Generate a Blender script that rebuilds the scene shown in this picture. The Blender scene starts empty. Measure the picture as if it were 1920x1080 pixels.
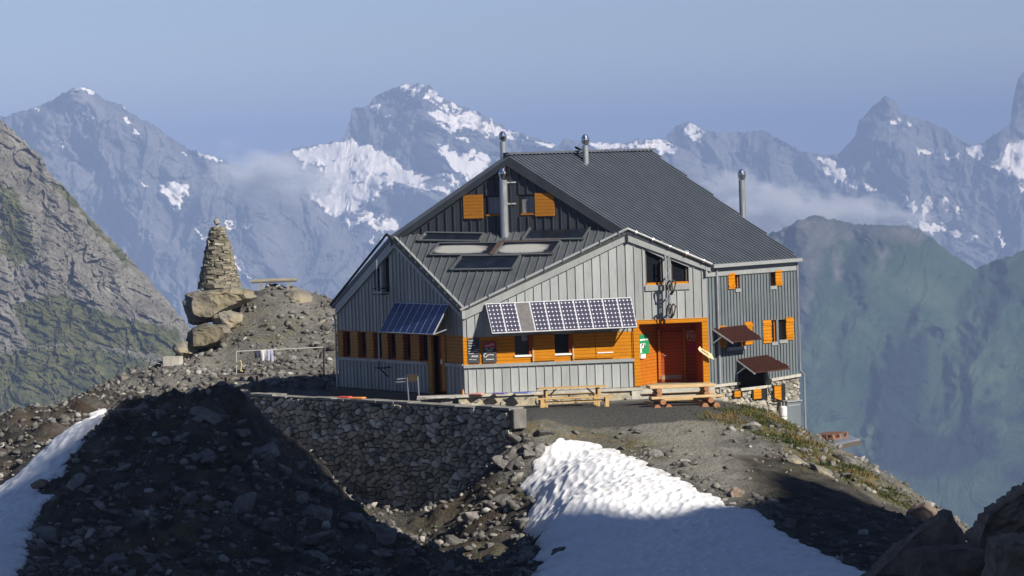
import bpy, bmesh, math, random
import numpy as np
from mathutils import Vector, Matrix, Euler
random.seed(7)
rng = np.random.default_rng(11)
SC = bpy.context.scene
COL = SC.collection

# ------------------------------------------------------------------ camera model
FPX = 7000.0
ZC = 8.9
PIT = math.atan(250 / FPX)
ROL = math.atan(.032)
Fw = np.array([0, math.cos(PIT), -math.sin(PIT)])
R0 = np.array([1., 0, 0]); U0 = np.array([0, math.sin(PIT), math.cos(PIT)])
Rt = R0 * math.cos(ROL) - U0 * math.sin(ROL)
Up = R0 * math.sin(ROL) + U0 * math.cos(ROL)
C0 = np.array([0, 0, ZC])
def ray(px, py): return Fw + Rt * ((px - 960) / FPX) + Up * ((540 - py) / FPX)
def P(px, py, Y):
    v = ray(px, py); return C0 + v * (Y / v[1])
def X(px, py, p0, n):
    v = ray(px, py); return C0 + v * (np.dot(p0 - C0, n) / np.dot(v, n))
def atz(px, py, z): return X(px, py, np.array([0, 0, z]), np.array([0, 0, 1.]))
def unit(v): v = np.asarray(v, float); return v / np.linalg.norm(v)
def project(p):
    q = p - C0
    w = q @ Fw
    return 960 + FPX * (q @ Rt) / w, 540 - FPX * (q @ Up) / w

SUN_AZ = math.radians(47); SUN_EL = math.radians(32)
AZV = np.array([math.sin(SUN_AZ), -math.cos(SUN_AZ), 0])        # horizontal direction towards the sun
TOSUN = np.array([AZV[0] * math.cos(SUN_EL), AZV[1] * math.cos(SUN_EL), math.sin(SUN_EL)])

# ------------------------------------------------------------------ noise
_perm = rng.permutation(4096)
def _hash(ix, iy):
    return _perm[(_perm[ix & 4095] + iy) & 4095]
def perlin(x, y):
    x = np.asarray(x, float); y = np.asarray(y, float)
    ix = np.floor(x).astype(np.int64); iy = np.floor(y).astype(np.int64)
    fx = x - ix; fy = y - iy
    u = fx * fx * fx * (fx * (fx * 6 - 15) + 10); v = fy * fy * fy * (fy * (fy * 6 - 15) + 10)
    def g(i, j, dx, dy):
        a = _hash(i, j) * (2 * math.pi / 4096)
        return np.cos(a) * dx + np.sin(a) * dy
    a = g(ix, iy, fx, fy); b = g(ix + 1, iy, fx - 1, fy)
    c = g(ix, iy + 1, fx, fy - 1); d = g(ix + 1, iy + 1, fx - 1, fy - 1)
    return ((a * (1 - u) + b * u) * (1 - v) + (c * (1 - u) + d * u) * v) * 1.5
def fbm(x, y, o=5, gain=.5, lac=2.03):
    s = 0; a = 1
    for k in range(o):
        s = s + a * perlin(x + 17.3 * k, y - 9.1 * k); a *= gain; x = x * lac; y = y * lac
    return s
def ridged(x, y, o=5, gain=.5, lac=2.07):
    s = 0; a = 1; w = 1
    for k in range(o):
        n = 1 - np.abs(perlin(x + 31.7 * k, y + 11.9 * k)); n = n * n
        s = s + a * n * w; w = np.clip(n * 1.6, 0, 1); a *= gain; x = x * lac; y = y * lac
    return s
def facet(x, y, o=4, gain=.5, lac=2.3):
    """tilted plane per cell: broken, craggy rock"""
    out = 0; a = 1.
    for k in range(o):
        ix = np.floor(x).astype(np.int64); iy = np.floor(y).astype(np.int64); best = np.full(np.shape(x), 9.); h_ = np.zeros(np.shape(x))
        for di in (-1, 0, 1):
            for dj in (-1, 0, 1):
                h = _hash(ix + di, iy + dj + 57 * k); sx = ix + di + (h % 64) / 64; sy = iy + dj + (h // 64) / 64
                d = (x - sx) ** 2 + (y - sy) ** 2; m_ = d < best; h2 = _perm[h]
                val = ((h2 % 64) / 32 - 1) * (x - sx) + ((h2 // 64) / 32 - 1) * (y - sy) + ((h % 17) / 17 - .5) * .5
                h_ = np.where(m_, val, h_); best = np.where(m_, d, best)
        out = out + a * h_; a *= gain; x = x * lac + 3.7; y = y * lac - 8.1
    return out
def sstep(a, b, x):
    t = np.clip((x - a) / (b - a), 0, 1); return t * t * (3 - 2 * t)
def inpoly(x, y, poly):
    c = np.zeros(np.shape(x), bool); n = len(poly)
    for i in range(n):
        x1, y1 = poly[i]; x2, y2 = poly[(i + 1) % n]
        if y1 == y2: continue
        k = ((y1 > y) != (y2 > y)) & (x < (x2 - x1) * (y - y1) / (y2 - y1) + x1)
        c ^= k
    return c
def polydist(x, y, poly, closed=True):
    d = np.full(np.shape(x), 1e9); n = len(poly)
    for i in range(n if closed else n - 1):
        a = poly[i]; b = poly[(i + 1) % n]
        dx, dy = b[0] - a[0], b[1] - a[1]
        t = np.clip(((x - a[0]) * dx + (y - a[1]) * dy) / (dx * dx + dy * dy + 1e-12), 0, 1)
        d = np.minimum(d, np.hypot(x - a[0] - t * dx, y - a[1] - t * dy))
    return d

# ------------------------------------------------------------------ node materials
class NT:
    def __init__(s, name, disp=None):
        s.m = bpy.data.materials.new(name); s.m.use_nodes = True
        s.t = s.m.node_tree; s.b = s.t.nodes['Principled BSDF']; s.o = s.t.nodes['Material Output']
        s._tc = None
    def n(s, t, **k):
        q = s.t.nodes.new(t)
        for a, v in k.items(): setattr(q, a, v)
        return q
    def l(s, a, b): s.t.links.new(a, b)
    def put(s, sock, v):
        if hasattr(v, 'node'): s.l(v, sock)
        elif isinstance(v, (tuple, list)) and len(v) == 3 and sock.type == 'RGBA': sock.default_value = (*v, 1)
        else: sock.default_value = v
    def obj(s):
        if not s._tc: s._tc = s.n('ShaderNodeTexCoord')
        return s._tc.outputs['Object']
    def uv(s):
        if not s._tc: s._tc = s.n('ShaderNodeTexCoord')
        return s._tc.outputs['UV']
    def mapv(s, v, sc=(1, 1, 1), loc=(0, 0, 0), rot=(0, 0, 0)):
        q = s.n('ShaderNodeMapping'); s.l(v, q.inputs[0]); q.inputs['Scale'].default_value = sc
        q.inputs['Location'].default_value = loc; q.inputs['Rotation'].default_value = rot
        return q.outputs[0]
    def noise(s, scale, detail=4, rough=.55, v=None, sc=None, out=0, dist=0):
        v = v or s.obj()
        if sc: v = s.mapv(v, sc)
        q = s.n('ShaderNodeTexNoise'); s.l(v, q.inputs['Vector']); q.inputs['Scale'].default_value = scale
        q.inputs['Detail'].default_value = detail; q.inputs['Roughness'].default_value = rough
        q.inputs['Distortion'].default_value = dist
        return q.outputs[out]
    def voro(s, scale, feat='F1', v=None, out=0, rnd=1):
        q = s.n('ShaderNodeTexVoronoi', feature=feat); s.l(v or s.obj(), q.inputs['Vector'])
        q.inputs['Scale'].default_value = scale; q.inputs['Randomness'].default_value = rnd
        return q.outputs[out]
    def ramp(s, f, *st):
        q = s.n('ShaderNodeValToRGB'); s.l(f, q.inputs[0]); e = q.color_ramp.elements
        while len(e) < len(st): e.new(.5)
        for k, (p, c) in enumerate(st):
            e[k].position = p; e[k].color = (*c, 1) if isinstance(c, (tuple, list)) else (c, c, c, 1)
        return q.outputs[0]
    def math(s, op, a, b=0, c=0):
        q = s.n('ShaderNodeMath', operation=op)
        for k, v in enumerate((a, b, c)): s.put(q.inputs[k], v)
        return q.outputs[0]
    def mix(s, f, a, b, bt='MIX'):
        q = s.n('ShaderNodeMix', data_type='RGBA', blend_type=bt)
        s.put(q.inputs[0], f); s.put(q.inputs[6], a); s.put(q.inputs[7], b)
        return q.outputs[2]
    def sep(s, v):
        q = s.n('ShaderNodeSeparateXYZ'); s.l(v, q.inputs[0]); return q.outputs
    def attr(s, name):
        q = s.n('ShaderNodeAttribute', attribute_name=name); return q.outputs['Fac']
    def bump(s, h, st=.5, d=.05):
        q = s.n('ShaderNodeBump'); s.l(h, q.inputs['Height']); q.inputs['Strength'].default_value = st
        q.inputs['Distance'].default_value = d; s.l(q.outputs[0], s.b.inputs['Normal'])
    def set(s, col=None, rough=None, metal=None, spec=None):
        if col is not None: s.put(s.b.inputs['Base Color'], col)
        if rough is not None: s.put(s.b.inputs['Roughness'], rough)
        if metal is not None: s.put(s.b.inputs['Metallic'], metal)
        if spec is not None: s.put(s.b.inputs['Specular IOR Level'], spec)
        return s.m

M = {}
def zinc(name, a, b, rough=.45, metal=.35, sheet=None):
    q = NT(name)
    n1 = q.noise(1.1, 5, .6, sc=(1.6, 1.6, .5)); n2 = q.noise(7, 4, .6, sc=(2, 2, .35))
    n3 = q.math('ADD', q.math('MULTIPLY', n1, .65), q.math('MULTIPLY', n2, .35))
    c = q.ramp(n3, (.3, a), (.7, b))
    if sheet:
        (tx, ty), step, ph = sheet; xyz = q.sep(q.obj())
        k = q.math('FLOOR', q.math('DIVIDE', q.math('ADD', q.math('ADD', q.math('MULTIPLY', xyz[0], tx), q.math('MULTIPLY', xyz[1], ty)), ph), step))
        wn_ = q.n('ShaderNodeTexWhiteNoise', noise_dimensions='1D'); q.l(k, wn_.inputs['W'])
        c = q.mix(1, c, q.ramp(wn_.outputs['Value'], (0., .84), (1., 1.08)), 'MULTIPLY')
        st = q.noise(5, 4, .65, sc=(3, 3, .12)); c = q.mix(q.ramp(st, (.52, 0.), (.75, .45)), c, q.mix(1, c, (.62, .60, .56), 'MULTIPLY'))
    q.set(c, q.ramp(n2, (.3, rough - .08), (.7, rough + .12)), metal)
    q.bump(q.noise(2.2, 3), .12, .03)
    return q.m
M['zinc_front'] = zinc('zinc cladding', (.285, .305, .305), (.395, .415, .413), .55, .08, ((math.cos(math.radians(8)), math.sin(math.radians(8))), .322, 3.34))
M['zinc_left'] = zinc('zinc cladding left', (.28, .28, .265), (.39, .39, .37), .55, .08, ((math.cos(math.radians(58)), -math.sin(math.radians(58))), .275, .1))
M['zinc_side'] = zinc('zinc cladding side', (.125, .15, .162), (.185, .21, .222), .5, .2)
M['zinc_flash'] = zinc('zinc flashing', (.24, .255, .255), (.34, .355, .35), .5, .15)
M['roof_metal'] = zinc('roof sheet', (.088, .103, .126), (.132, .152, .180), .42, .25)
M['gable_shade'] = zinc('gable sheet with painted shade', (.030, .034, .042), (.050, .056, .066), .5, .1)  # shade of the gable wall put into a darker sheet colour
M['lean_metal'] = zinc('lean-to roof sheet', (.085, .095, .105), (.14, .152, .162), .42, .25)
M['steel'] = zinc('galvanised steel', (.30, .32, .34), (.42, .44, .46), .38, .6)
M['chrome'] = zinc('polished steel', (.75, .76, .78), (.85, .86, .88), .16, 1.0)
M['grey_pole'] = zinc('weathered pole', (.30, .30, .27), (.42, .42, .38), .6, .1)
M['rail'] = zinc('pale rail', (.55, .56, .56), (.7, .71, .7), .4, .3)

def wood(name, a, b, axis=2, board=.13, line=.06, rough=.55, gap=.35):
    q = NT(name)
    sc = (.9, .9, 9) if axis == 2 else (9, 9, .9)
    n = q.noise(3, 5, .6, sc=sc, dist=.6)
    n2 = q.noise(1.3, 2)
    xyz = q.sep(q.obj())
    c = q.ramp(q.math('ADD', q.math('MULTIPLY', n, .7), q.math('MULTIPLY', n2, .3)), (.32, a), (.68, b)); kn = q.noise(5.5, 2, .5, sc=(1.2, 1.2, 2.2)); c = q.mix(q.ramp(kn, (.66, 0.), (.74, .6)), c, q.mix(1, c, (.42, .34, .30), 'MULTIPLY'))
    if board:
        s = xyz[axis] if axis == 2 else q.math('ADD', xyz[0], q.math('MULTIPLY', xyz[1], .9))
        fr = q.math('FRACT', q.math('DIVIDE', s, board))
        ln = q.math('LESS_THAN', fr, line / board * .25)
        c = q.mix(ln, c, q.mix(1, c, (gap, gap, gap), 'MULTIPLY'))
    q.set(c, rough, 0, .12); q.bump(n, .15, .01)
    return q.m
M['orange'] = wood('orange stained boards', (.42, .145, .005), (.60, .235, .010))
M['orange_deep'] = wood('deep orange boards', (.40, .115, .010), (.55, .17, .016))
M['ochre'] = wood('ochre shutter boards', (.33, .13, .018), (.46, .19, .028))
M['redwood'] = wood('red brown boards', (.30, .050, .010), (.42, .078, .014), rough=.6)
M['pale_wood'] = wood('pale bench wood', (.45, .28, .115), (.60, .41, .19), 2, 0)
M['log_wood'] = wood('log bench wood', (.48, .33, .17), (.66, .49, .27), 2, 0)
M['log_end'] = wood('log ends', (.30, .14, .07), (.42, .21, .11), 2, 0)
M['pallet_wood'] = wood('reddish pallet wood', (.17, .085, .055), (.27, .15, .10), 2, 0)
M['dark_wood'] = wood('weathered dark wood', (.07, .06, .05), (.13, .11, .09), 2, 0)
M['grey_wood'] = wood('weathered grey wood', (.20, .18, .14), (.34, .31, .24), 2, 0)

def plain(name, c, rough=.6, metal=0, var=.25, sc=6, spec=.5):
    q = NT(name)
    n = q.noise(sc, 4)
    col = q.ramp(n, (.3, tuple(x * (1 - var) for x in c)), (.7, tuple(min(1, x * (1 + var)) for x in c)))
    q.set(col, rough, metal, spec); return q.m
M['rust'] = plain('rust brown sheet', (.075, .026, .018), .6, .1)
M['flash_brown'] = plain('brown flashing', (.085, .060, .052), .55)
M['charbrown'] = plain('charred brown', (.035, .024, .012), .8)
M['black'] = plain('black paint', (.012, .012, .014), .5)
M['darkin'] = plain('dark interior', (.008, .007, .007), .9)
M['board'] = plain('chalkboard slate', (.045, .047, .05), .75, var=.35, sc=14)
M['chalk'] = plain('chalk white', (.75, .76, .74), .9, var=.1)
M['signred'] = plain('sign red', (.35, .015, .03), .5)
M['posterpink'] = plain('poster red', (.42, .02, .06), .5)
M['postertext'] = plain('poster lettering', (.72, .55, .5), .6, var=.08)
M['signgreen'] = plain('sign green', (.02, .26, .10), .45, var=.1)
M['white'] = plain('white paint', (.78, .78, .76), .5, var=.06)
M['arrow'] = plain('arrow board', (.82, .70, .42), .6, var=.1)
M['ink'] = plain('sign ink', (.28, .17, .05), .7)
M['cloth_w'] = plain('white cloth', (.5, .5, .53), .9, var=.1)
M['cloth_b'] = plain('dark blue cloth', (.03, .035, .06), .9)
M['cloth_l'] = plain('lavender cloth', (.32, .32, .43), .9)
M['pad_red'] = plain('red pad', (.55, .07, .05), .8)
M['pad_orange'] = plain('orange pad', (.75, .26, .06), .8)
M['pad_violet'] = plain('violet pad', (.17, .14, .36), .8)
M['pad_blue'] = plain('blue pad', (.15, .2, .5), .8)
M['pad_salmon'] = plain('salmon pad', (.62, .25, .2), .8)
M['tank'] = plain('tank enamel', (.70, .70, .64), .45, var=.08)
M['plastic_y'] = plain('yellow hose', (.62, .55, .2), .6)
M['frame_w'] = plain('panel frame', (.66, .67, .70), .35, .3, var=.05)
M['panel_back'] = plain('panel back', (.10, .10, .10), .6)
M['module_grey'] = plain('dull grey module', (.13, .125, .12), .55, var=.2)

def glassmat(name, c=(.012, .014, .018), rough=.06):
    q = NT(name); n = q.noise(.8, 2); q.set(c, q.ramp(n, (.3, rough), (.7, rough * 2)), 0, .5); return q.m
M['glass'] = glassmat('window glass')
q = NT('pale curtained glass'); n = q.noise(3, 2, sc=(3, 3, .4)); q.set(q.ramp(n, (.3, (.17, .17, .19)), (.7, (.23, .23, .25))), .25); M['glass_pale'] = q.m
# photovoltaic cells with pale diamonds where the cell corners meet
q = NT('photovoltaic cells'); u = q.sep(q.uv())
fx = q.math('SUBTRACT', q.math('FRACT', u[0]), .5); fy = q.math('SUBTRACT', q.math('FRACT', u[1]), .5)
dd = q.math('ADD', q.math('ABSOLUTE', fx), q.math('ABSOLUTE', fy))
ex = q.math('FRACT', q.math('ADD', u[0], .5)); 
m1 = q.math('LESS_THAN', dd, .20)
lx = q.math('LESS_THAN', q.math('ABSOLUTE', fx), .035); ly = q.math('LESS_THAN', q.math('ABSOLUTE', fy), .035)
c = q.mix(q.math('MAXIMUM', lx, ly), (.055, .052, .085), (.16, .16, .2))
c = q.mix(m1, c, (.80, .80, .84)); q.set(c, .35, 0, .4); M['pv'] = q.m
q = NT('blue photovoltaic cells'); u = q.sep(q.uv())
fx = q.math('LESS_THAN', q.math('ABSOLUTE', q.math('SUBTRACT', q.math('FRACT', u[0]), .5)), .45)
fy = q.math('LESS_THAN', q.math('ABSOLUTE', q.math('SUBTRACT', q.math('FRACT', u[1]), .5)), .47)
q.set(q.mix(q.math('MULTIPLY', fx, fy), (.05, .065, .14), (.014, .028, .125)), .25, 0, .5); M['pv_blue'] = q.m
# collector glass with a pale sky reflection painted on in elongated patches
q = NT('collector glass clear'); n = q.noise(2, 3); q.set(q.ramp(n, (.3, (.008, .011, .018)), (.7, (.016, .022, .034))), .16, 0, .5); M['coll'] = q.m
q = NT('collector glass with painted reflection'); u = q.sep(q.uv())
nn = q.noise(5, 3, v=q.uv())
ax = q.math('POWER', q.math('ABSOLUTE', q.math('MULTIPLY', q.math('SUBTRACT', u[0], .42), 2.3)), 4)
ay = q.math('POWER', q.math('ABSOLUTE', q.math('MULTIPLY', q.math('SUBTRACT', u[1], .52), 2.7)), 4)
e = q.math('ADD', q.math('ADD', ax, ay), q.math('MULTIPLY', q.math('SUBTRACT', nn, .5), 1.2))
c = q.ramp(e, (.25, (.36, .36, .34)), (.62, (.24, .24, .24)), (1.0, (.012, .015, .022))); q.set(c, .3, 0, .4); M['coll_sheen'] = q.m

def rockmat(name, a, b, c3, sc=3., warm=None, bump=.5):
    q = NT(name)
    n1 = q.noise(sc, 7, .62); n2 = q.noise(sc * 5, 5, .6); n3 = q.noise(sc * .35, 3)
    c = q.ramp(n1, (.28, a), (.52, b), (.75, c3))
    c = q.mix(q.math('MULTIPLY', n2, .55), c, q.mix(1, c, (.45, .45, .45), 'MULTIPLY'))
    if warm: c = q.mix(q.ramp(n3, (.5, 0.), (.68, .8)), c, warm)
    rnd = q.n('ShaderNodeObjectInfo').outputs['Random']
    c = q.mix(1, c, q.ramp(rnd, (0., .62), (1., 1.15)), 'MULTIPLY')
    q.set(c, .9, 0, .2); q.bump(q.math('ADD', n1, q.math('MULTIPLY', n2, .6)), bump, .08)
    return q.m
M['rock'] = rockmat('grey schist', (.11, .105, .10), (.20, .19, .175), (.33, .31, .28), 2.2)
M['rock_warm'] = rockmat('ochre lichen boulder', (.13, .12, .10), (.23, .215, .178), (.36, .34, .285), 1.6, (.33, .275, .165))
M['rock_pale'] = rockmat('pale rock', (.34, .33, .30), (.48, .46, .42), (.62, .60, .56), 2.5)
M['rock_brown'] = rockmat('brown shaded rock', (.15, .112, .088), (.26, .198, .152), (.38, .30, .225), 1.2)
M['scree'] = rockmat('scree stones', (.10, .096, .088), (.19, .18, .16), (.36, .34, .30), 1.6)
M['mortar'] = plain('lime mortar', (.36, .32, .23), .95, var=.3, sc=5)
M['mortar_dark'] = plain('dark wall joints', (.045, .040, .034), .95, var=.3, sc=5)
M['copestone'] = rockmat('coping stone', (.13, .125, .115), (.24, .23, .21), (.36, .345, .315), 2.)
M['concrete'] = plain('concrete coping', (.42, .40, .34), .85, var=.22, sc=4)
def stonesmat(name, hue):
    q = NT(name)
    r = q.attr('tone'); n1 = q.noise(4, 6, .6); n2 = q.noise(14, 4)
    c = q.ramp(r, *hue)
    c = q.mix(q.ramp(n1, (.35, 0.), (.7, .6)), c, q.mix(1, c, (.5, .5, .5), 'MULTIPLY'))
    q.set(c, .9, 0, .2); q.bump(q.math('ADD', n1, q.math('MULTIPLY', n2, .5)), .5, .04)
    return q.m
M['wallstone'] = stonesmat('rubble masonry', ((0, (.20, .18, .15)), (.35, (.38, .345, .285)), (.6, (.50, .43, .32)), (.85, (.58, .53, .44)), (1, (.72, .68, .60))))
M['cairnstone'] = stonesmat('cairn slabs', ((0, (.10, .09, .07)), (.35, (.20, .182, .14)), (.7, (.29, .265, .20)), (1, (.44, .40, .31))))
M['plinthstone'] = stonesmat('plinth stones', ((0, (.20, .19, .17)), (.5, (.32, .30, .26)), (1, (.48, .46, .40))))

# ------------------------------------------------------------------ mesh builder
class MB:
    def __init__(s): s.v = []; s.f = []; s.mi = []; s.uv = {}; s.tone = []; s._t = .5
    def add(s, pts, faces, mi=0):
        k = len(s.v); s.v.extend([tuple(map(float, p)) for p in pts]); s.tone.extend([s._t] * len(pts))
        for f in faces: s.f.append(tuple(k + i for i in f)); s.mi.append(mi)
    def face(s, pts, mi=0, uv=None):
        s.add(pts, [tuple(range(len(pts)))], mi)
        if uv: s.uv[len(s.f) - 1] = uv
    def hexa(s, a, mi=0):      # a: 4 bottom, 4 top
        s.add(a, [(0, 3, 2, 1), (4, 5, 6, 7), (0, 1, 5, 4), (1, 2, 6, 5), (2, 3, 7, 6), (3, 0, 4, 7)], mi)
    def prism(s, poly, vec, mi=0):
        n = len(poly); vec = np.asarray(vec, float); b = [np.asarray(p, float) + vec for p in poly]
        s.add(list(poly) + b, [tuple(range(n)), tuple(range(2 * n - 1, n - 1, -1))] + [(i, n + i, n + (i + 1) % n, (i + 1) % n) for i in range(n)], mi)
    def bar(s, p, q, w, h, up=(0, 0, 1), mi=0):      # box bar from p to q; w across, h along up (centred)
        p = np.asarray(p, float); q = np.asarray(q, float); d = unit(q - p); upv = np.asarray(up, float)
        sd = np.cross(d, upv)
        if np.linalg.norm(sd) < 1e-6: sd = np.cross(d, np.array([1., 0, 0]))
        sd = unit(sd); u2 = unit(np.cross(sd, d)); a = sd * w / 2; b = u2 * h / 2
        s.hexa([p - a - b, p + a - b, q + a - b, q - a - b, p - a + b, p + a + b, q + a + b, q - a + b], mi)
    def tube(s, pts, r, n=10, mi=0, cap=True):
        pts = [np.asarray(p, float) for p in pts]; k0 = len(s.v); m = len(pts)
        rr = r if hasattr(r, '__len__') else [r] * m
        for i, p in enumerate(pts):
            d = unit(pts[min(i + 1, m - 1)] - pts[max(i - 1, 0)])
            a = np.cross(d, np.array([0, 0, 1.]))
            a = unit(a) if np.linalg.norm(a) > 1e-3 else np.array([1., 0, 0])
            b = np.cross(d, a)
            for j in range(n):
                t = 2 * math.pi * j / n; s.v.append(tuple(p + (a * math.cos(t) + b * math.sin(t)) * rr[i])); s.tone.append(s._t)
        for i in range(m - 1):
            for j in range(n):
                s.f.append((k0 + i * n + j, k0 + i * n + (j + 1) % n, k0 + (i + 1) * n + (j + 1) % n, k0 + (i + 1) * n + j)); s.mi.append(mi)
        if cap:
            s.f.append(tuple(k0 + j for j in range(n))); s.mi.append(mi)
            s.f.append(tuple(k0 + (m - 1) * n + j for j in reversed(range(n)))); s.mi.append(mi)
    def lathe(s, c, prof, n=16, mi=0):      # prof: (r, z) from bottom to top
        c = np.asarray(c, float)
        s.tube([c + np.array([0, 0, z + i * 1e-6]) for i, (r, z) in enumerate(prof)], [max(r, 1e-4) for r, z in prof], n, mi)
    def build(s, name, mats, parent=None, loc=(0, 0, 0), smooth=False, bevel=0, fix=True):
        loc = np.asarray(loc if parent is None else parent['_loc'], float)
        me = bpy.data.meshes.new(name)
        me.from_pydata([tuple(np.asarray(v) - loc) for v in s.v], [], s.f)
        mats = mats if isinstance(mats, (list, tuple)) else [mats]
        for m in mats: me.materials.append(M[m] if isinstance(m, str) else m)
        me.polygons.foreach_set('material_index', s.mi)
        if s.uv:
            ul = me.uv_layers.new(name='UVMap')
            for fi, uv in s.uv.items():
                p = me.polygons[fi]
                for k, li in enumerate(p.loop_indices): ul.data[li].uv = uv[k]
        if len(set(s.tone)) > 1:
            a = me.attributes.new('tone', 'FLOAT', 'POINT'); a.data.foreach_set('value', s.tone)
        if fix:
            bm = bmesh.new(); bm.from_mesh(me); bmesh.ops.recalc_face_normals(bm, faces=bm.faces); bm.to_mesh(me); bm.free()
        if smooth: me.polygons.foreach_set('use_smooth', [True] * len(me.polygons))
        o = bpy.data.objects.new(name, me); COL.objects.link(o)
        if parent is not None: o.parent = parent
        else: o.location = loc
        if bevel:
            b = o.modifiers.new('Bevel', 'BEVEL'); b.width = bevel; b.segments = 2; b.limit_method = 'ANGLE'
        return o
def thing(name, label, cat, loc, group=None):
    o = bpy.data.objects.new(name, None); COL.objects.link(o); o.location = tuple(map(float, loc)); o.empty_display_size = .2
    o['label'] = label; o['category'] = cat; o['_loc'] = [float(x) for x in loc]
    if group: o['group'] = group
    return o
def tag(o, label, cat, group=None):
    o['label'] = label; o['category'] = cat
    if group: o['group'] = group
    return o
def sub(o, loc):      # let a mesh part carry sub-parts
    o['_loc'] = [float(x) for x in loc]; return o
def grid_object(name, V, nx, ny, mat, attrs=None, smooth=True):
    me = bpy.data.meshes.new(name)
    idx = np.arange(nx * ny).reshape(ny, nx)
    F = np.stack([idx[:-1, :-1], idx[:-1, 1:], idx[1:, 1:], idx[1:, :-1]], -1).reshape(-1, 4)
    me.vertices.add(nx * ny); me.vertices.foreach_set('co', V.reshape(-1).astype(np.float32))
    me.loops.add(F.size); me.loops.foreach_set('vertex_index', F.reshape(-1).astype(np.int32))
    me.polygons.add(len(F)); me.polygons.foreach_set('loop_start', np.arange(0, F.size, 4, dtype=np.int32))
    me.update(); me.validate()
    if smooth: me.polygons.foreach_set('use_smooth', np.ones(len(me.polygons), bool))
    for k, a in (attrs or {}).items():
        at = me.attributes.new(k, 'FLOAT', 'POINT'); at.data.foreach_set('value', a.reshape(-1).astype(np.float32))
    me.materials.append(mat)
    o = bpy.data.objects.new(name, me); COL.objects.link(o); return o
def tris_object(name, V, F, mat, attrs=None):
    me = bpy.data.meshes.new(name); k = F.shape[1]
    me.vertices.add(len(V)); me.vertices.foreach_set('co', V.reshape(-1).astype(np.float32))
    me.loops.add(F.size); me.loops.foreach_set('vertex_index', F.reshape(-1).astype(np.int32))
    me.polygons.add(len(F)); me.polygons.foreach_set('loop_start', np.arange(0, F.size, k, dtype=np.int32))
    me.update(); me.validate()
    for kk, a in (attrs or {}).items():
        at = me.attributes.new(kk, 'FLOAT', 'POINT'); at.data.foreach_set('value', a.reshape(-1).astype(np.float32))
    me.materials.append(mat)
    o = bpy.data.objects.new(name, me); COL.objects.link(o); return o

# ================================================================== THE HUT
class Wall:
    def __init__(s, o, t, n): s.o = np.array([o[0], o[1], 0.]); s.t = np.asarray(t, float); s.n = np.asarray(n, float)
    def pt(s, u, z, d=0): p = s.o + s.t * u + s.n * d; p[2] = z; return p
    def px(s, x, y, d=0):
        p = X(x, y, s.o + s.n * d, s.n); return float(np.dot(p - s.o, s.t)), float(p[2])
    def rect(s, x0, y0, x1, y1, d=0):
        xm, ym = (x0 + x1) / 2, (y0 + y1) / 2
        return s.px(x0, ym, d)[0], s.px(x1, ym, d)[0], s.px(xm, y1, d)[1], s.px(xm, y0, d)[1]
    def box(s, mb, r, d0, d1, mi=0):
        u0, u1, z0, z1 = r
        mb.hexa([s.pt(u0, z0, d0), s.pt(u1, z0, d0), s.pt(u1, z0, d1), s.pt(u0, z0, d1), s.pt(u0, z1, d0), s.pt(u1, z1, d0), s.pt(u1, z1, d1), s.pt(u0, z1, d1)], mi)
    def spans(s, u, top, bot, holes):
        z0 = np.interp(u, [p[0] for p in bot], [p[1] for p in bot]); z1 = np.interp(u, [p[0] for p in top], [p[1] for p in top])
        out = [(z0, z1)]
        for (a, b, c, e) in holes:
            if a < u < b:
                nw = []
                for (p, r) in out:
                    if e <= p or c >= r: nw.append((p, r)); continue
                    if c > p: nw.append((p, c))
                    if e < r: nw.append((e, r))
                out = nw
        return out
    def skin(s, mb, top, bot, holes, reveal=.16, mi=0):
        us = sorted({round(v, 5) for v in [p[0] for p in top] + [p[0] for p in bot] + [h[0] for h in holes] + [h[1] for h in holes]})
        lo, hi = max(top[0][0], bot[0][0]), min(top[-1][0], bot[-1][0])
        us = [u for u in us if lo - 1e-4 <= u <= hi + 1e-4]
        f = lambda L, u: np.interp(u, [p[0] for p in L], [p[1] for p in L])
        for a, b in zip(us[:-1], us[1:]):
            if b - a < 1e-4: continue
            m = (a + b) / 2
            sp = s.spans(m, top, bot, holes)
            for (p, r) in sp:
                def ends(z, u): # move a bound along its sloping line
                    if abs(z - f(top, m)) < 1e-9: return f(top, u)
                    if abs(z - f(bot, m)) < 1e-9: return f(bot, u)
                    return z
                mb.face([s.pt(a, ends(p, a)), s.pt(b, ends(p, b)), s.pt(b, ends(r, b)), s.pt(a, ends(r, a))], mi)
        for (u0, u1, z0, z1) in holes:
            um = (u0 + u1) / 2; zb_, zt_ = f(bot, um), f(top, um); lo_, hi_ = z0 > zb_ + 1e-3, z1 < zt_ - 1e-3
            z0, z1 = max(z0, zb_), min(z1, zt_)
            c = [(u0, z0), (u1, z0), (u1, z1), (u0, z1)]
            for k in range(4):
                if (k == 0 and not lo_) or (k == 2 and not hi_): continue
                p, r = c[k], c[(k + 1) % 4]
                mb.face([s.pt(*p), s.pt(*r), s.pt(*r, -reveal), s.pt(*p, -reveal)], mi)
    def seams(s, mb, top, bot, holes, step, w, h, u0=0, mi=0, inset=.0):
        lo, hi = max(top[0][0], bot[0][0]), min(top[-1][0], bot[-1][0]); u = lo + u0
        while u < hi - .02:
            for (p, r) in s.spans(u, top, bot, holes):
                if r - p > .08: s.box(mb, (u - w / 2, u + w / 2, p + inset, r - inset), -.005, h, mi)
            u += step

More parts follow.
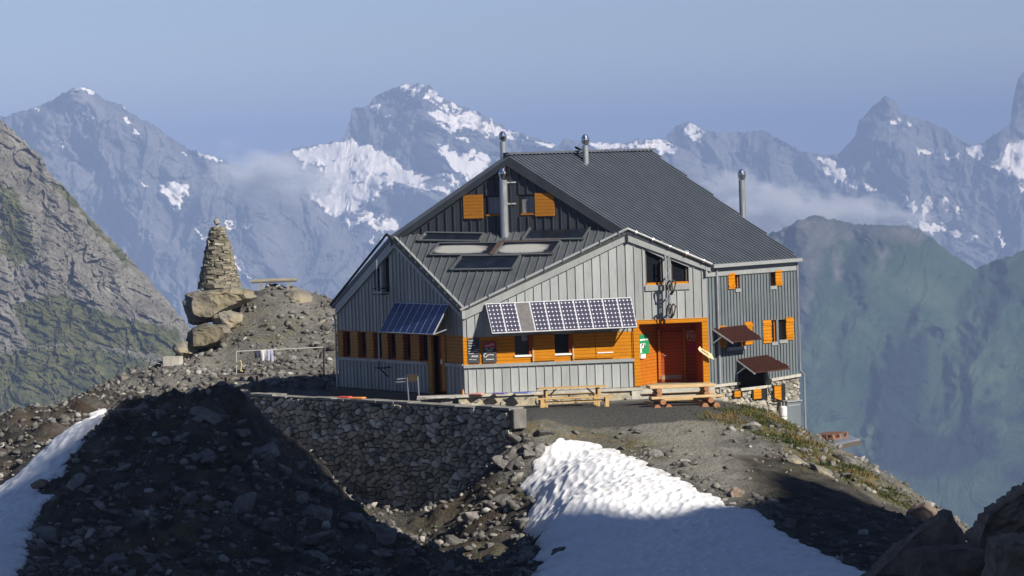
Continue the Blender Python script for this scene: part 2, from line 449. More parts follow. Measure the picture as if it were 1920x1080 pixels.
ALP, BET = math.radians(8), math.radians(58)
A3 = P(872, 738, 140.)
tAB = np.array([math.cos(ALP), math.sin(ALP), 0]); nAB = np.array([math.sin(ALP), -math.cos(ALP), 0])
tLA = np.array([math.cos(BET), -math.sin(BET), 0]); nLA = np.array([-math.sin(BET), -math.cos(BET), 0])   # from L towards A
PR = X(1175, 430, A3, nAB); PL = X(738, 440, A3, nLA)
Ae = X(866, 574, A3, nAB); Be = X(1334, 492, A3, nAB); Le = X(628, 568, A3, nLA)
Bc = X(1327, 600, A3, nAB); Lc = X(632, 620, A3, nLA)
g_ = PR - PL; g_[2] = 0; tG = unit(g_); nG = np.array([tG[1], -tG[0], 0])
Ap = X(955, 290, PL, nG)
nR = np.cross(Be - Ap, PR - Ap); nR = unit(nR); nR = nR * np.sign(nR[2])
Ce = X(1495, 480, Ap, nR); Qr = X(1220, 282, Ap, nR)
v = Ce - Be; v[2] = 0; tBC = unit(v); nBC = np.array([tBC[1], -tBC[0], 0])
WAB = Wall(A3, tAB, nAB); WBC = Wall(Bc, tBC, nBC)
WLA = Wall(Lc, tLA, nLA); WG = Wall(PL, tG, nG)
uA = float(np.dot(A3 - WLA.o, tLA)); uB = float(np.dot(Bc - WAB.o, tAB))
uC = WBC.px(1494, 600)[0]
Cc = WBC.pt(uC, 0)
HLOC = WAB.pt(3.5, 0, -3.5)
hut = thing('mountain_hut', 'grey metal clad mountain hut with orange shutters and a steep dark ribbed roof', 'building', HLOC)
HL = HLOC
def part(mb, name, mats, parent=hut, label=None, **k):
    o = mb.build(name, mats, parent, **k)
    if label: o['label'] = label
    o['_loc'] = [float(x) for x in HL]
    return o
def zpl(p0, n, x, y): return p0[2] - (n[0] * (x - p0[0]) + n[1] * (y - p0[1])) / n[2]
def isect(p, t, q, s):      # plan crossing of two lines
    m = np.array([[t[0], -s[0]], [t[1], -s[1]]]); k = np.linalg.solve(m, np.array([q[0] - p[0], q[1] - p[1]])); return np.array([p[0] + t[0] * k[0], p[1] + t[1] * k[0]])
def on(p0, n, xy): return np.array([xy[0], xy[1], zpl(p0, n, xy[0], xy[1])])

# roof planes
nLean = np.cross(PR - Ae, PL - Ae); nLean = unit(nLean) * np.sign(unit(nLean)[2])
OV = .16
oAB = WAB.o + nAB * OV; oLA = WLA.o + nLA * OV; oBC = WBC.o + nBC * .2; oG = WG.o + nG * .14
rd = unit(np.array([Qr[0] - Ap[0], Qr[1] - Ap[1], 0]))
lean = [on(Ae, nLean, isect(oAB, tAB, oLA, tLA)), on(Ae, nLean, isect(oAB, tAB, WG.o, tG)), on(Ae, nLean, isect(oLA, tLA, WG.o, tG))]
eaveR = Be.copy(); tE = unit(np.array([Ce[0] - Be[0], Ce[1] - Be[1], 0]))
oE = Be + nBC * .12
rp_apex = on(Ap, nR, isect(oG, tG, Ap, rd))
rp_pr = on(Ap, nR, isect(oG, tG, oAB, tAB))
rp_be = on(Ap, nR, isect(oAB, tAB, oE, tE))
rp_ce = on(Ap, nR, Ce[:2] + nBC[:2] * .12)
roofR = [rp_apex, Qr, rp_ce, rp_be, rp_pr]
nL = np.cross(PL - Ap, Le - Ap); nL = unit(nL) * np.sign(unit(nL)[2])
lp_pl = on(Ap, nL, isect(oG, tG, oLA, tLA)); lp_le = on(Ap, nL, Le[:2] + nLA[:2] * OV - tLA[:2] * .1)
lp_ap = np.array([*rp_apex[:2], rp_apex[2]])
lq = np.array([Qr[0], Qr[1], Qr[2]]); lp_ee = lp_le + rd * float(np.dot(Qr - Ap, rd)) * .9
def ribs(mb, poly, d, n, step, w, h, off=0., lift=0., mi=0, trim=.02):
    d = unit(d); n = unit(n); a = unit(np.cross(d, n)); o = poly[0]
    A = [float(np.dot(p - o, a)) for p in poly]; B = [float(np.dot(p - o, d)) for p in poly]
    x = min(A) + off
    while x < max(A):
        ys = []
        for i in range(len(poly)):
            a0, a1, b0, b1 = A[i], A[(i + 1) % len(poly)], B[i], B[(i + 1) % len(poly)]
            if (a0 > x) != (a1 > x): ys.append(b0 + (b1 - b0) * (x - a0) / (a1 - a0))
        if len(ys) >= 2 and max(ys) - min(ys) > .1:
            p = o + a * x + d * (min(ys) + trim) + n * (h / 2 + lift); r = o + a * x + d * (max(ys) - trim) + n * (h / 2 + lift)
            mb.bar(p, r, w, h, n, mi)
        x += step
def downslope(n): h = np.array([n[0], n[1], 0]); h = unit(h); t = np.array([h[0] * n[2], h[1] * n[2], -math.hypot(n[0], n[1])]); return unit(t)
m = MB(); m.prism(roofR, -nR * .14)
vg = unit(roofR[4] - roofR[0])
ribs(m, roofR, vg, nR, .205, .05, .055, .08, -.004)
roof_main = part(m, 'roof', 'roof_metal', label='large dark corrugated main roof')
m = MB()
m.bar(rp_apex + np.array([0, 0, .05]) - rd * .05, Qr + np.array([0, 0, .05]) + rd * .1, .36, .07)
part(m, 'ridge_cap', 'lean_metal', roof_main)
m = MB(); m.prism([lp_ap, lp_pl, lp_le], -nL * .14); m.prism([lp_ap, lp_le, lp_ee, lq], -nL * .14)
part(m, 'roof', 'roof_metal', label='steep far roof slope seen edge on')
m = MB(); m.prism(lean, -nLean * .12)
gdir = np.cross(tG, nLean)
ribs(m, lean, gdir, nLean, .335, .03, .05, .1, -.004)
roof_lean = part(m, 'roof', 'lean_metal', label='triangular lower roof carrying glass collectors')

# ---- front wall
def line(W, pts, d=0): return [W.px(x, y, d) for x, y in pts]
topAB = [(0, WAB.px(872, 582)[1]), WAB.px(1175, 438), (uB, WAB.px(1327, 496)[1])]
portal = WAB.rect(1197, 606, 1316, 722); 
zb0, zb1 = WAB.px(1030, 678)[1], WAB.px(1030, 627)[1]     # wooden band
zsill = WAB.px(1030, 684)[1]
holesF = []
wF = [WAB.rect(965, 628, 994, 668), WAB.rect(1039, 626, 1069, 665)]
upw = [WAB.rect(1210, 462, 1243, 534), WAB.rect(1258, 480, 1291, 532)]
uPl = WAB.px(1188, 660)[0]; uPr = uB
pthole = (uPl + .02, uB - .02, -.05, portal[3])
baseAB = [(0, -.02), (uB, -.02)]
m = MB()
WAB.skin(m, topAB, [(0, zb1), (uB, zb1)], upw + [(uPl, uB - .001, zb1 - .1, WAB.px(1258, 598)[1])])
WAB.seams(m, topAB, [(0, zb1), (uB, zb1)], [(a - .02, b + .02, c - .2, e + .05) for a, b, c, e in upw] + [(uPl, uB, zb1 - .1, WAB.px(1258, 596)[1])], .322, .022, .036, .16)
lowtop = [(0, zsill - .02), (uPl, zsill - .02)]
WAB.skin(m, lowtop, [(0, -.02), (uPl, -.02)], [])
WAB.seams(m, lowtop, [(0, -.02), (uPl, -.02)], [], .322, .022, .036, .16)
part(m, 'wall', 'zinc_front', label='sunlit front cladding of pale upright zinc strips')
# header pieces over the two slanted upper windows
for (a, b, c, e), (x0, y0, x1, y1) in zip(upw, ((1210, 463, 1243, 479), (1258, 482, 1291, 496))):
    m = MB(); p0 = WAB.px(x0, y0); p1 = WAB.px(x1, y1)
    m.prism([WAB.pt(a - .02, p0[1] - .10, -.02), WAB.pt(b + .02, p1[1] - .10, -.02), WAB.pt(b + .02, e + .2, -.02), WAB.pt(a - .02, e + .2, -.02)], nAB * .045)
    part(m, 'window_head', 'zinc_flash')
    m = MB(); WAB.box(m, (a - .03, b + .03, c - .22, c - .02), -.01, .06); part(m, 'apron', 'zinc_flash')
for (a, b, c, e) in upw:
    m = MB(); WAB.box(m, (a, b, c, e), -.15, -.13)
    w = part(m, 'window', 'glass')
    m = MB(); WAB.box(m, (a + .03, b - .02, c - .01, c + .08), -.13, -.02); part(m, 'sill', 'orange', w)
    for r, dd_ in (((b - .10, b - .002, c + .08, e), -.07), ((a + .002, a + .06, c + .08, e), -.09)):
        m = MB(); WAB.box(m, r, -.125, dd_); part(m, 'jamb', 'dark_wood', w)
# wooden band of the front
m = MB(); WAB.skin(m, [(0, zb1), (uPl, zb1)], [(0, zb0), (uPl, zb0)], wF)
u = .06
part(m, 'wall', 'orange', label='band of bright orange boards under the solar panel')
m = MB(); WAB.box(m, (-.03, uPl, zb0 - .12, zb0), -.02, .09); part(m, 'window_ledge', 'zinc_flash', label='grey metal ledge under the orange boards')
for (a, b, c, e) in wF:
    m = MB(); WAB.box(m, (a, b, c, e), -.155, -.14); w = part(m, 'window', 'glass')
    m = MB(); WAB.box(m, (a - .02, b + .05, c - .02, c + .05), -.10, .05); part(m, 'sill', 'white', w)
    m = MB(); WAB.box(m, (b - .05, b + .08, c + .05, e - .02), -.12, .03); part(m, 'frame', 'redwood', w)
m = MB(); r = WAB.rect(979, 629, 990, 639); WAB.box(m, r, -.135, -.125); part(m, 'notice', 'cloth_l')
def shutter(W, r, d, mat, hinge=None, battens=True):
    m = MB(); u0, u1, z0, z1 = r; W.box(m, r, d, d + .045)
    if battens:
        h = z1 - z0
        for q in (.12, .78): W.box(m, (u0 - .012, u1 + .012, z0 + h * q, z0 + h * (q + .1)), d + .042, d + .075)
    o = part(m, 'shutter', mat)
    if hinge is not None:
        m = MB(); W.box(m, (hinge, hinge + .03, z0 + .05, z1 - .05), d + .045, d + .07); part(m, 'latch_bar', 'steel', o)
    return o
for x0, y0, x1, y1 in ((1001, 627, 1040, 676), (1076, 624, 1116, 672), (1117, 623, 1150, 671)):
    shutter(WAB, WAB.rect(x0, y0, x1, y1, .04), .02, 'orange', None, False)
m = MB(); r = WAB.rect(1120, 660, 1150, 662, .07); WAB.box(m, r, .06, .09); part(m, 'latch_bar', 'white')
for r in ((-.02, .16, zb0, zb1), (uPl - .05, uPl, zb0, zb1)):
    m = MB(); WAB.box(m, r, -.01, .036); part(m, 'corner_board', 'orange')
for x_, y0_, y1_ in ((998.5, 651, 678), (1073.5, 648, 674)):
    m = MB(); WAB.box(m, WAB.rect(x_, y0_, x_ + 3, y1_, .08), .02, .085); part(m, 'latch_bar', 'pale_wood')
# portal
pz1 = WAB.px(1258, 598)[1]; pz0 = WAB.px(1258, 722)[1]
m = MB()
WAB.box(m, (uPl, uPl + .22, pz0, pz1 - .16), -.05, .07); WAB.box(m, (uB - .24, uB - .01, pz0, pz1 - .16), -.05, .07)
WAB.box(m, (uPl, uB - .01, pz1 - .16, pz1), -.05, .075)
dfr = part(m, 'door_frame', 'orange', label='bright orange timber surround of the recessed entrance')
u0, u1 = uPl + .2, uB - .22
DEP = 1.5
iu = WAB.px(1233, 660, -DEP)[0]; ju = u1 + .0
m = MB()
m.face([WAB.pt(u0, pz0, -.05), WAB.pt(iu, pz0, -DEP), WAB.pt(iu, pz1 - .1, -DEP), WAB.pt(u0, pz1 - .1, -.05)])
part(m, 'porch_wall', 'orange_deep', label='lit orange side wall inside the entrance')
m = MB()
m.face([WAB.pt(ju, pz0, -.05), WAB.pt(ju, pz0, -DEP), WAB.pt(ju, pz1 - .1, -DEP), WAB.pt(ju, pz1 - .1, -.05)])
m.face([WAB.pt(iu, pz0, -DEP), WAB.pt(ju, pz0, -DEP), WAB.pt(ju, pz1 - .1, -DEP), WAB.pt(iu, pz1 - .1, -DEP)])
m.face([WAB.pt(u0, pz1 - .1, -.05), WAB.pt(iu, pz1 - .1, -DEP), WAB.pt(ju, pz1 - .1, -DEP), WAB.pt(ju, pz1 - .1, -.05)])
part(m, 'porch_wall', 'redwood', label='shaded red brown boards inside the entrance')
m = MB(); m.prism([WAB.pt(u0, pz0 + .02, .1), WAB.pt(ju, pz0 + .02, .1), WAB.pt(ju, pz0 + .02, -DEP), WAB.pt(iu, pz0 + .02, -DEP)], (0, 0, -.12)); part(m, 'porch_floor', 'grey_wood')
ra = WAB.rect(1239, 622, 1281, 715, -DEP + .05); ra = (ra[0], ra[1], pz0 + .04, ra[3])
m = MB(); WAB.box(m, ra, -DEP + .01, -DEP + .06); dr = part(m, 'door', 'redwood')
m = MB(); r = WAB.rect(1241, 703, 1279, 711, -DEP + .07); WAB.box(m, r, -DEP + .058, -DEP + .07); part(m, 'kick_plate', 'grey_wood', dr)
m = MB(); WAB.box(m, (ra[0] - .12, ra[0] - .02, pz0 + .03, ra[3] + .1), -DEP + .01, -DEP + .16); WAB.box(m, (ra[1] + .02, ra[1] + .09, pz0 + .03, ra[3] + .1), -DEP + .01, -DEP + .1)
part(m, 'door_jamb', 'orange_deep', dr)
m = MB(); m.tube([WAB.pt(ra[0] + .1, pz0 + 1.05, -DEP + .06), WAB.pt(ra[0] + .1, pz0 + 1.05, -DEP + .13), WAB.pt(ra[0] + .24, pz0 + 1.05, -DEP + .13)], .012, 6); part(m, 'handle', 'steel', dr)

# ---- fascia, gutters
def fascia(name, W, pts_top, pts_bot, d0, d1, mat):
    m = MB()
    for k in range(len(pts_top) - 1):
        (a, za), (b, zb) = pts_top[k], pts_top[k + 1]; (a2, wa), (b2, wb) = pts_bot[k], pts_bot[k + 1]
        m.hexa([W.pt(a, wa, d0), W.pt(b, wb, d0), W.pt(b, wb, d1), W.pt(a, wa, d1), W.pt(a, za, d0), W.pt(b, zb, d0), W.pt(b, zb, d1), W.pt(a, za, d1)])
    return part(m, name, mat)
ft = line(WAB, [(868, 578), (1175, 434), (1333, 494)], .1); fb = line(WAB, [(868, 600), (1176, 452), (1326, 510)], .1)
fb = [(ft[k][0], fb[k][1]) for k in range(3)]
fas = fascia('fascia', WAB, ft, fb, -.02, .10, 'zinc_flash')
m = MB()
gp = [lean[0], lean[1]]
gpts = [p + nAB * .02 + np.array([0, 0, .02]) for p in (lean[0], rp_pr, rp_be)]
gpts[1][2] = max(lean[1][2], rp_pr[2]) + .03
m.tube(gpts, .055, 10)
gut = part(m, 'gutter', 'zinc_flash')
m = MB()
for k in range(2):
    n = 9 if k == 0 else 5
    for i in range(n):
        p = gpts[k] + (gpts[k + 1] - gpts[k]) * (i + .5) / n; d = unit(gpts[k + 1] - gpts[k])
        m.tube([p - d * .025, p + d * .025], .075, 10)
part(m, 'gutter_clip', 'chrome', gut)
# right eave: gutter and fascia, downpipe
m = MB(); e0 = rp_be + nBC * .03 - np.array([0, 0, .06]); e1 = rp_ce + nBC * .03 - np.array([0, 0, .06]) + tBC * .05
m.bar(e0, e1, .13, .13); part(m, 'gutter', 'zinc_flash', label='eaves gutter along the right hand side')
m = MB(); zt = Be[2] - .12
m.hexa([WBC.pt(-.1, zt - .42, 0), WBC.pt(uC, zt - .4, 0), WBC.pt(uC, zt - .4, .07), WBC.pt(-.1, zt - .42, .07), WBC.pt(-.1, zt, 0), WBC.pt(uC, zt + .03, 0), WBC.pt(uC, zt + .03, .07), WBC.pt(-.1, zt, .07)])
part(m, 'fascia', 'zinc_flash')
ud = WBC.px(1343, 600)[0]
m = MB(); m.tube([WBC.pt(ud, zt - .1, .1), WBC.pt(ud, WBC.px(1343, 725)[1] - .35, .1)], .045, 8); part(m, 'downpipe', 'steel')
m = MB(); m.tube([WBC.pt(uC + .03, zt - .1, .08), WBC.pt(uC + .03, WBC.px(1494, 695)[1], .08), WBC.pt(uC + .17, WBC.px(1494, 703)[1], .14), WBC.pt(uC + .17, -2.7, .14)], .045, 8); part(m, 'downpipe', 'steel', label='far corner downpipe running down past the stone base')
# ---- right wall
zc = lambda x, y: WBC.px(x, y)[1]
botBC = [(0, zc(1330, 722)), (WBC.px(1383, 716)[0], zc(1383, 716)), (WBC.px(1384, 716)[0], zc(1384, 728)), (WBC.px(1436, 722)[0], zc(1436, 722)), (WBC.px(1437, 722)[0], zc(1437, 711)), (uC, zc(1494, 701))]
topBC = [(0, zt), (uC, zt)]
hB = {k: WBC.rect(*r) for k, r in dict(s1=(1378, 509, 1387, 541), s2=(1443, 505, 1454, 536), m0=(1362, 612, 1396, 650), m1=(1446, 600, 1456, 641), m2=(1460, 599, 1474, 637), low=(1384, 690, 1437, 727)).items()}
m = MB(); hl = list(hB.values())
WBC.skin(m, topBC, botBC, hl)
WBC.seams(m, [(0, zt - .42), (uC, zt - .4)], botBC, [(a - .02, b + .02, c - .14, e + .02) for a, b, c, e in hl], .178, .022, .045, .09)
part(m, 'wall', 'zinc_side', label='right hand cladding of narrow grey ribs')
for k, (a, b, c, e) in hB.items():
    m = MB(); WBC.box(m, (a, b, c, e), -.155, -.14)
    if k == 'low': part(m, 'opening', 'darkin'); continue
    w = part(m, 'window', 'glass')
    m = MB(); WBC.box(m, (a - .02, b + .02, c - .13, c - .005), -.02, .05); part(m, 'sill', 'zinc_flash', w)
    for r in ((a, a + .05, c, e), (b - .05, b, c, e)):
        m = MB(); WBC.box(m, r, -.14, -.09); part(m, 'jamb', 'orange_deep', w)
for r in ((1366, 508, 1378, 542), (1454, 503, 1466, 536), (1349, 611, 1362, 652), (1397, 603, 1411, 646), (1431, 600, 1446, 643), (1474, 595, 1488, 637)):
    shutter(WBC, WBC.rect(*r, .05), .01, 'orange')
# awnings of rust brown sheet on struts
def quad_off(W, pts): return [W.pt(*W.px(x, y, d), d) for x, y, d in pts]
for TL, TR, BR, BL, sa, sb in (((1337.5, 616), (1395.5, 609.5), (1429, 635.5), (1375, 641.5), (1337, 644), (1355, 631)), ((1383, 674), (1438, 665.5), (1482, 691), (1416, 698.5), (1381, 701), (1399, 688))):
    d1 = .95 if TL[0] < 1350 else 1.05
    q4 = quad_off(WBC, [(*TL, .05), (*TR, .05), (*BR, d1), (*BL, d1)])
    nn = unit(np.cross(q4[1] - q4[0], q4[3] - q4[0])); nn = nn * np.sign(nn[2])
    m = MB(); m.prism(q4, -nn * .03)
    ribs(m, q4, q4[3] - q4[0], nn, .09, .04, .03, .02, 0)
    aw = part(m, 'awning', 'rust')
    m = MB()
    sa3 = WBC.pt(*WBC.px(*sa, .03), .03); mid = q4[0] * .52 + q4[3] * .48 - nn * .05
    m.bar(q4[0] - nn * .05, q4[3] - nn * .05, .05, .05); m.bar(sa3, mid, .04, .04)
    part(m, 'bracket', 'rail', aw); m = MB()
    off = q4[1] - q4[0]; m.bar(sa3 + off * .92, mid + off * .92, .04, .04)
    part(m, 'bracket', 'rail', aw)
# stone base below the right wall
def stone_face(mb, W, outline, cell, d0, d1, seed, gap=.03, drop=.14):
    """Voronoi rubble: every stone a chamfered block of its own inside one masonry mesh"""
    r = np.random.default_rng(seed); AZ_ = 1.5; W0 = W
    class W:
        pt = staticmethod(lambda u, z, d=0: W0.pt(u, z / AZ_, d))
    outline = [(p[0], p[1] * AZ_) for p in outline]
    us = [p[0] for p in outline]; zs = [p[1] for p in outline]; U0_, U1_, Z0_, Z1_ = min(us), max(us), min(zs), max(zs)
    nx = max(1, int((U1_ - U0_) / cell)); nz = max(1, int((Z1_ - Z0_) / (cell * .85)))
    S = [(U0_ + (i + .5 + r.uniform(-.46, .46) + (.5 if k % 2 else 0)) * (U1_ - U0_) / nx, Z0_ + (k + .5 + r.uniform(-.34, .34)) * (Z1_ - Z0_) / nz) for k in range(-1, nz + 1) for i in range(-1, nx + 1)]
    S = [s_ for s_ in S if r.random() > drop]
    S = np.array(S)
    for (cx, cz) in S:
        if not (U0_ - cell * .3 < cx < U1_ + cell * .3 and Z0_ - cell * .3 < cz < Z1_ + cell * .3): continue
        if not inpoly(np.array([cx]), np.array([cz]), outline)[0]: continue
        poly = [np.array(p) for p in ((cx - cell * 1.1, cz - cell), (cx + cell * 1.1, cz - cell), (cx + cell * 1.1, cz + cell), (cx - cell * 1.1, cz + cell))]
        dd = np.hypot(S[:, 0] - cx, S[:, 1] - cz); near = np.argsort(dd)[1:22]
        for j in near:
            mpt = (S[j] + (cx, cz)) / 2; nv = S[j] - (cx, cz); nv = nv / np.linalg.norm(nv); lim = np.dot(mpt, nv) - gap / 2
            out = []
            for i in range(len(poly)):
                p, q2 = poly[i], poly[(i + 1) % len(poly)]; a = np.dot(p, nv) - lim; b = np.dot(q2, nv) - lim
                if a <= 0: out.append(p)
                if (a < 0) != (b < 0): out.append(p + (q2 - p) * (a / (a - b)))
            poly = out
            if len(poly) < 3: break
        if len(poly) < 3: continue
        poly = [np.array([np.clip(p[0], U0_, U1_), np.clip(p[1], Z0_, Z1_)]) for p in poly]
        c = sum(poly) / len(poly); dz = d1 + r.uniform(-.06, .05)
        inner = [c + (p - c) * r.uniform(.72, .9) for p in poly]; mb._t = float(np.clip(r.normal(.46, .33), 0, 1))
        n = len(poly); tx, tz = r.uniform(-.12, .12, 2)
        pts = [W.pt(p[0], p[1], d0) for p in poly] + [W.pt(p[0], p[1], dz - .04) for p in poly] + [W.pt(p[0], p[1], dz + tx * (p[0] - c[0]) + tz * (p[1] - c[1])) for p in inner]
        fs = [tuple(range(2 * n, 3 * n))]
        for i in range(n):
            k = (i + 1) % n; fs += [(i, k, n + k, n + i), (n + i, n + k, 2 * n + k, 2 * n + i)]
        mb.add(pts, fs)
    mb._t = .5
zlow = -2.7
orng = [WBC.rect(1375, 733, 1391, 744, .1), WBC.rect(1411, 729, 1437, 747, .1), WBC.rect(1450, 723, 1471, 750, .1)]
stb = [(p[0], p[1] - .02) for p in botBC]
m = MB(); WBC.skin(m, [(a, b) for a, b in stb], [(0, zlow), (uC, zlow)], orng, .3)
sbase = part(m, 'stone_base', 'mortar', label='rough mortared stone base under the right hand wall')
m = MB()
cols = [(stb[0][0], stb[1][0]), (stb[1][0], stb[4][0]), (stb[4][0], uC)]
for a, b in cols:
    zt0 = min(np.interp(a + .02, [p[0] for p in stb], [p[1] for p in stb]), np.interp(b - .02, [p[0] for p in stb], [p[1] for p in stb])) - .08
    zz = zlow
    stone_face(m, WBC, [(a, zlow), (b, zlow), (b, zt0), (a, zt0)], .22, -.02, .06, int(a * 100) + 5)
# stones over the openings are left out
keep = MB()
k = 0
part(m, 'stonework', 'plinthstone', sbase)
for r, dark in zip(orng, (0, .45, .4)):
    m = MB(); WBC.box(m, (r[0] - .05, r[1] + .02, r[2] - .03, r[3] + .03), .05, .125); w = part(m, 'window', 'darkin', sbase)
for r, dark in zip(orng, (0.3, .45, .4)):
    m = MB(); u1_ = r[1] - (r[1] - r[0]) * dark; WBC.box(m, (r[0], u1_, r[2], r[3]), .125, .165)
    part(m, 'shutter', 'orange')
m = MB()
for k in (0, 2, 4):
    a, za = botBC[k]; b, zb = botBC[k + 1]
    m.hexa([WBC.pt(a, za - .10, -.02), WBC.pt(b, zb - .10, -.02), WBC.pt(b, zb - .10, .14), WBC.pt(a, za - .10, .14), WBC.pt(a, za, -.02), WBC.pt(b, zb, -.02), WBC.pt(b, zb, .14), WBC.pt(a, za, .14)])
part(m, 'coping', 'concrete', sbase)
m = MB(); m.tube([WBC.pt(*WBC.px(1440, 725, .2), .2), WBC.pt(*WBC.px(1443, 737, .3), .3), WBC.pt(*WBC.px(1453, 748, .35), .35), WBC.pt(*WBC.px(1466, 752, .3), .3)], .03, 6); part(m, 'hose', 'black')
r = WBC.rect(1476, 753, 1502, 815, .5)
m = MB(); WBC.box(m, (r[0], r[1], -2.9, r[3]), .05, .5); cab = part(m, 'cabinet', 'zinc_side', label='tall grey metal cabinet at the foot of the far corner')
m = MB(); WBC.box(m, (r[0] - .03, r[1] + .03, r[3], r[3] + .05), .03, .56); WBC.box(m, (r[0] + .04, r[1] - .04, r[3] - .16, r[3] - .12), .5, .52); part(m, 'cabinet_lid', 'zinc_flash', cab)

# ---- left (shaded) wall
zL = lambda x, y: WLA.px(x, y)[1]
zw1 = zL(640, 619); zw0 = zL(640, 669)
topLA = [(0, zL(632, 572)), WLA.px(738, 448), (uA, WLA.px(868, 582)[1])]
dj0, dj1 = WLA.px(812, 680)[0], WLA.px(830, 680)[0]
dtop = zL(820, 629); dbot = zL(820, 731)
door = (dj0, dj1, dbot, dtop)
wl = [WLA.rect(x0, 622 + .062 * (x0 - 643), x1, 668 + .062 * (x0 - 643)) for x0, x1 in ((643, 657), (672, 687), (701, 716), (728, 742), (757, 770), (787, 803))]
wl = [(a, b, zw0 + .0, zw1 - .04) for a, b, c, e in wl]
gw = [WLA.rect(718, 480, 730, 548), WLA.rect(701, 500, 712, 546)]
m = MB(); bl = [(0, zw1), (uA, zw1)]
WLA.skin(m, topLA, bl, gw + [(dj0 - .3, dj1 + .3, zw1 - .2, dtop)])
WLA.seams(m, topLA, bl, [(a - .02, b + .02, c - .1, e + .05) for a, b, c, e in gw] + [(dj0 - .3, dj1 + .3, zw1 - .2, dtop)], .275, .024, .036, .15)
lt = [(0, zw0), (uA, zw0)]; lb = [(0, -.1), (uA, -.1)]
WLA.skin(m, lt, lb, [(dj0 - .3, dj1 + .3, -.2, zw0 + .1)]); WLA.seams(m, [(0, zw0 - .12), (uA, zw0 - .12)], lb, [(dj0 - .3, dj1 + .3, -.2, zw0 + .1)], .275, .024, .036, .15)
WLA.box(m, (0, dj0 - .28, zw0 - .12, zw0), -.01, .08); WLA.box(m, (dj1 + .28, uA, zw0 - .12, zw0), -.01, .08)
part(m, 'wall', 'zinc_left', label='shaded left cladding of narrow upright seams under the gable peak')
m = MB(); WLA.skin(m, [(0, zw1), (dj0 - .27, zw1)], [(0, zw0), (dj0 - .27, zw0)], wl)
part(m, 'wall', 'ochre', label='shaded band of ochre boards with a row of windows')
m = MB(); WLA.skin(m, [(dj1 + .27, zw1), (uA, zw1)], [(dj1 + .27, zw0), (uA, zw0)], [])
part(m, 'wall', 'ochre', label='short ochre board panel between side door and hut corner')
for (a, b, c, e) in wl:
    m = MB(); WLA.box(m, (a, b, c, e), -.155, -.14); w = part(m, 'window', 'glass')
    m = MB(); WLA.box(m, (a, a + .06, c, e), -.14, -.05); WLA.box(m, (a + .06, b, c, c + .05), -.14, -.02); part(m, 'frame', 'redwood', w)
for x0, x1 in ((633, 643), (658, 671), (687, 700), (717, 727), (743, 756), (771, 786)):
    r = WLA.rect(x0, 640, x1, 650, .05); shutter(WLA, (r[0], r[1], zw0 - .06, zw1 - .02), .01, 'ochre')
for (a, b, c, e) in gw:
    m = MB(); WLA.box(m, (a, b, c, e), -.155, -.14); w = part(m, 'window', 'glass')
m = MB(); jw = .27
WLA.box(m, (dj0 - jw, dj0, dbot, dtop), -.05, .06); WLA.box(m, (dj1, dj1 + jw, dbot, dtop), -.05, .06); WLA.box(m, (dj0 - jw, dj1 + jw, dtop, dtop + .1), -.05, .07)
WLA.box(m, (dj0 - jw, dj0, -.2, dbot), -.05, .03); part(m, 'door_frame', 'ochre')
m = MB(); WLA.box(m, (dj0, dj1, dbot - .1, dtop), -.3, -.25); dr = part(m, 'door', 'redwood')
m = MB(); WLA.box(m, (dj1 + .02, dj1 + .10, dbot + 1.0, dbot + 1.18), .06, .1); part(m, 'lock_box', 'rail', dr)
ftl = line(WLA, [(628, 572), (738, 443), (866, 576)], .1); fbl = line(WLA, [(632, 590), (738, 464), (864, 598)], .1)
fbl = [(ftl[k][0], fbl[k][1]) for k in range(3)]
fascia('fascia', WLA, ftl, fbl, -.02, .10, 'zinc_flash')
m = MB(); m.tube([lean[0] + nLA * .03, lean[2] + nLA * .03 + np.array([0, 0, .03]), lp_le + np.array([0, 0, .02])], .05, 8); part(m, 'gutter', 'black', label='dark verge strip round the left gable')
m = MB(); m.tube([WLA.pt(.02, zL(632, 590), .15), WLA.pt(.02, zL(632, 600), .08), WLA.pt(.02, -.3, .08)], .04, 8); part(m, 'downpipe', 'steel', label='left corner downpipe')
# mast with brackets, before the left wall
m = MB(); p0 = WLA.pt(*WLA.px(706, 487, .55), .55); p1 = WLA.pt(*WLA.px(711, 676, .55), .55); m.tube([p0, p1], .028, 8); mast = part(m, 'mast', 'steel')
for x, y in ((707, 541), (709, 552), (711, 690)):
    m = MB(); c = WLA.pt(*WLA.px(x, y, .5), .5); m.bar(c - nLA * .55, c + nLA * .1, .04, .05); m.bar(c - tLA * .35, c + tLA * .45, .05, .05)
    if y < 600: part(m, 'bracket', 'black', mast)
c = WLA.pt(*WLA.px(711, 690, .5), .5); m.bar(c, WLA.pt(*WLA.px(727, 706, .05), .05), .04, .04); m.bar(c + np.array([0, 0, -.02]), p1, .03, .03, (1, 0, 0))
part(m, 'bracket', 'black', mast)

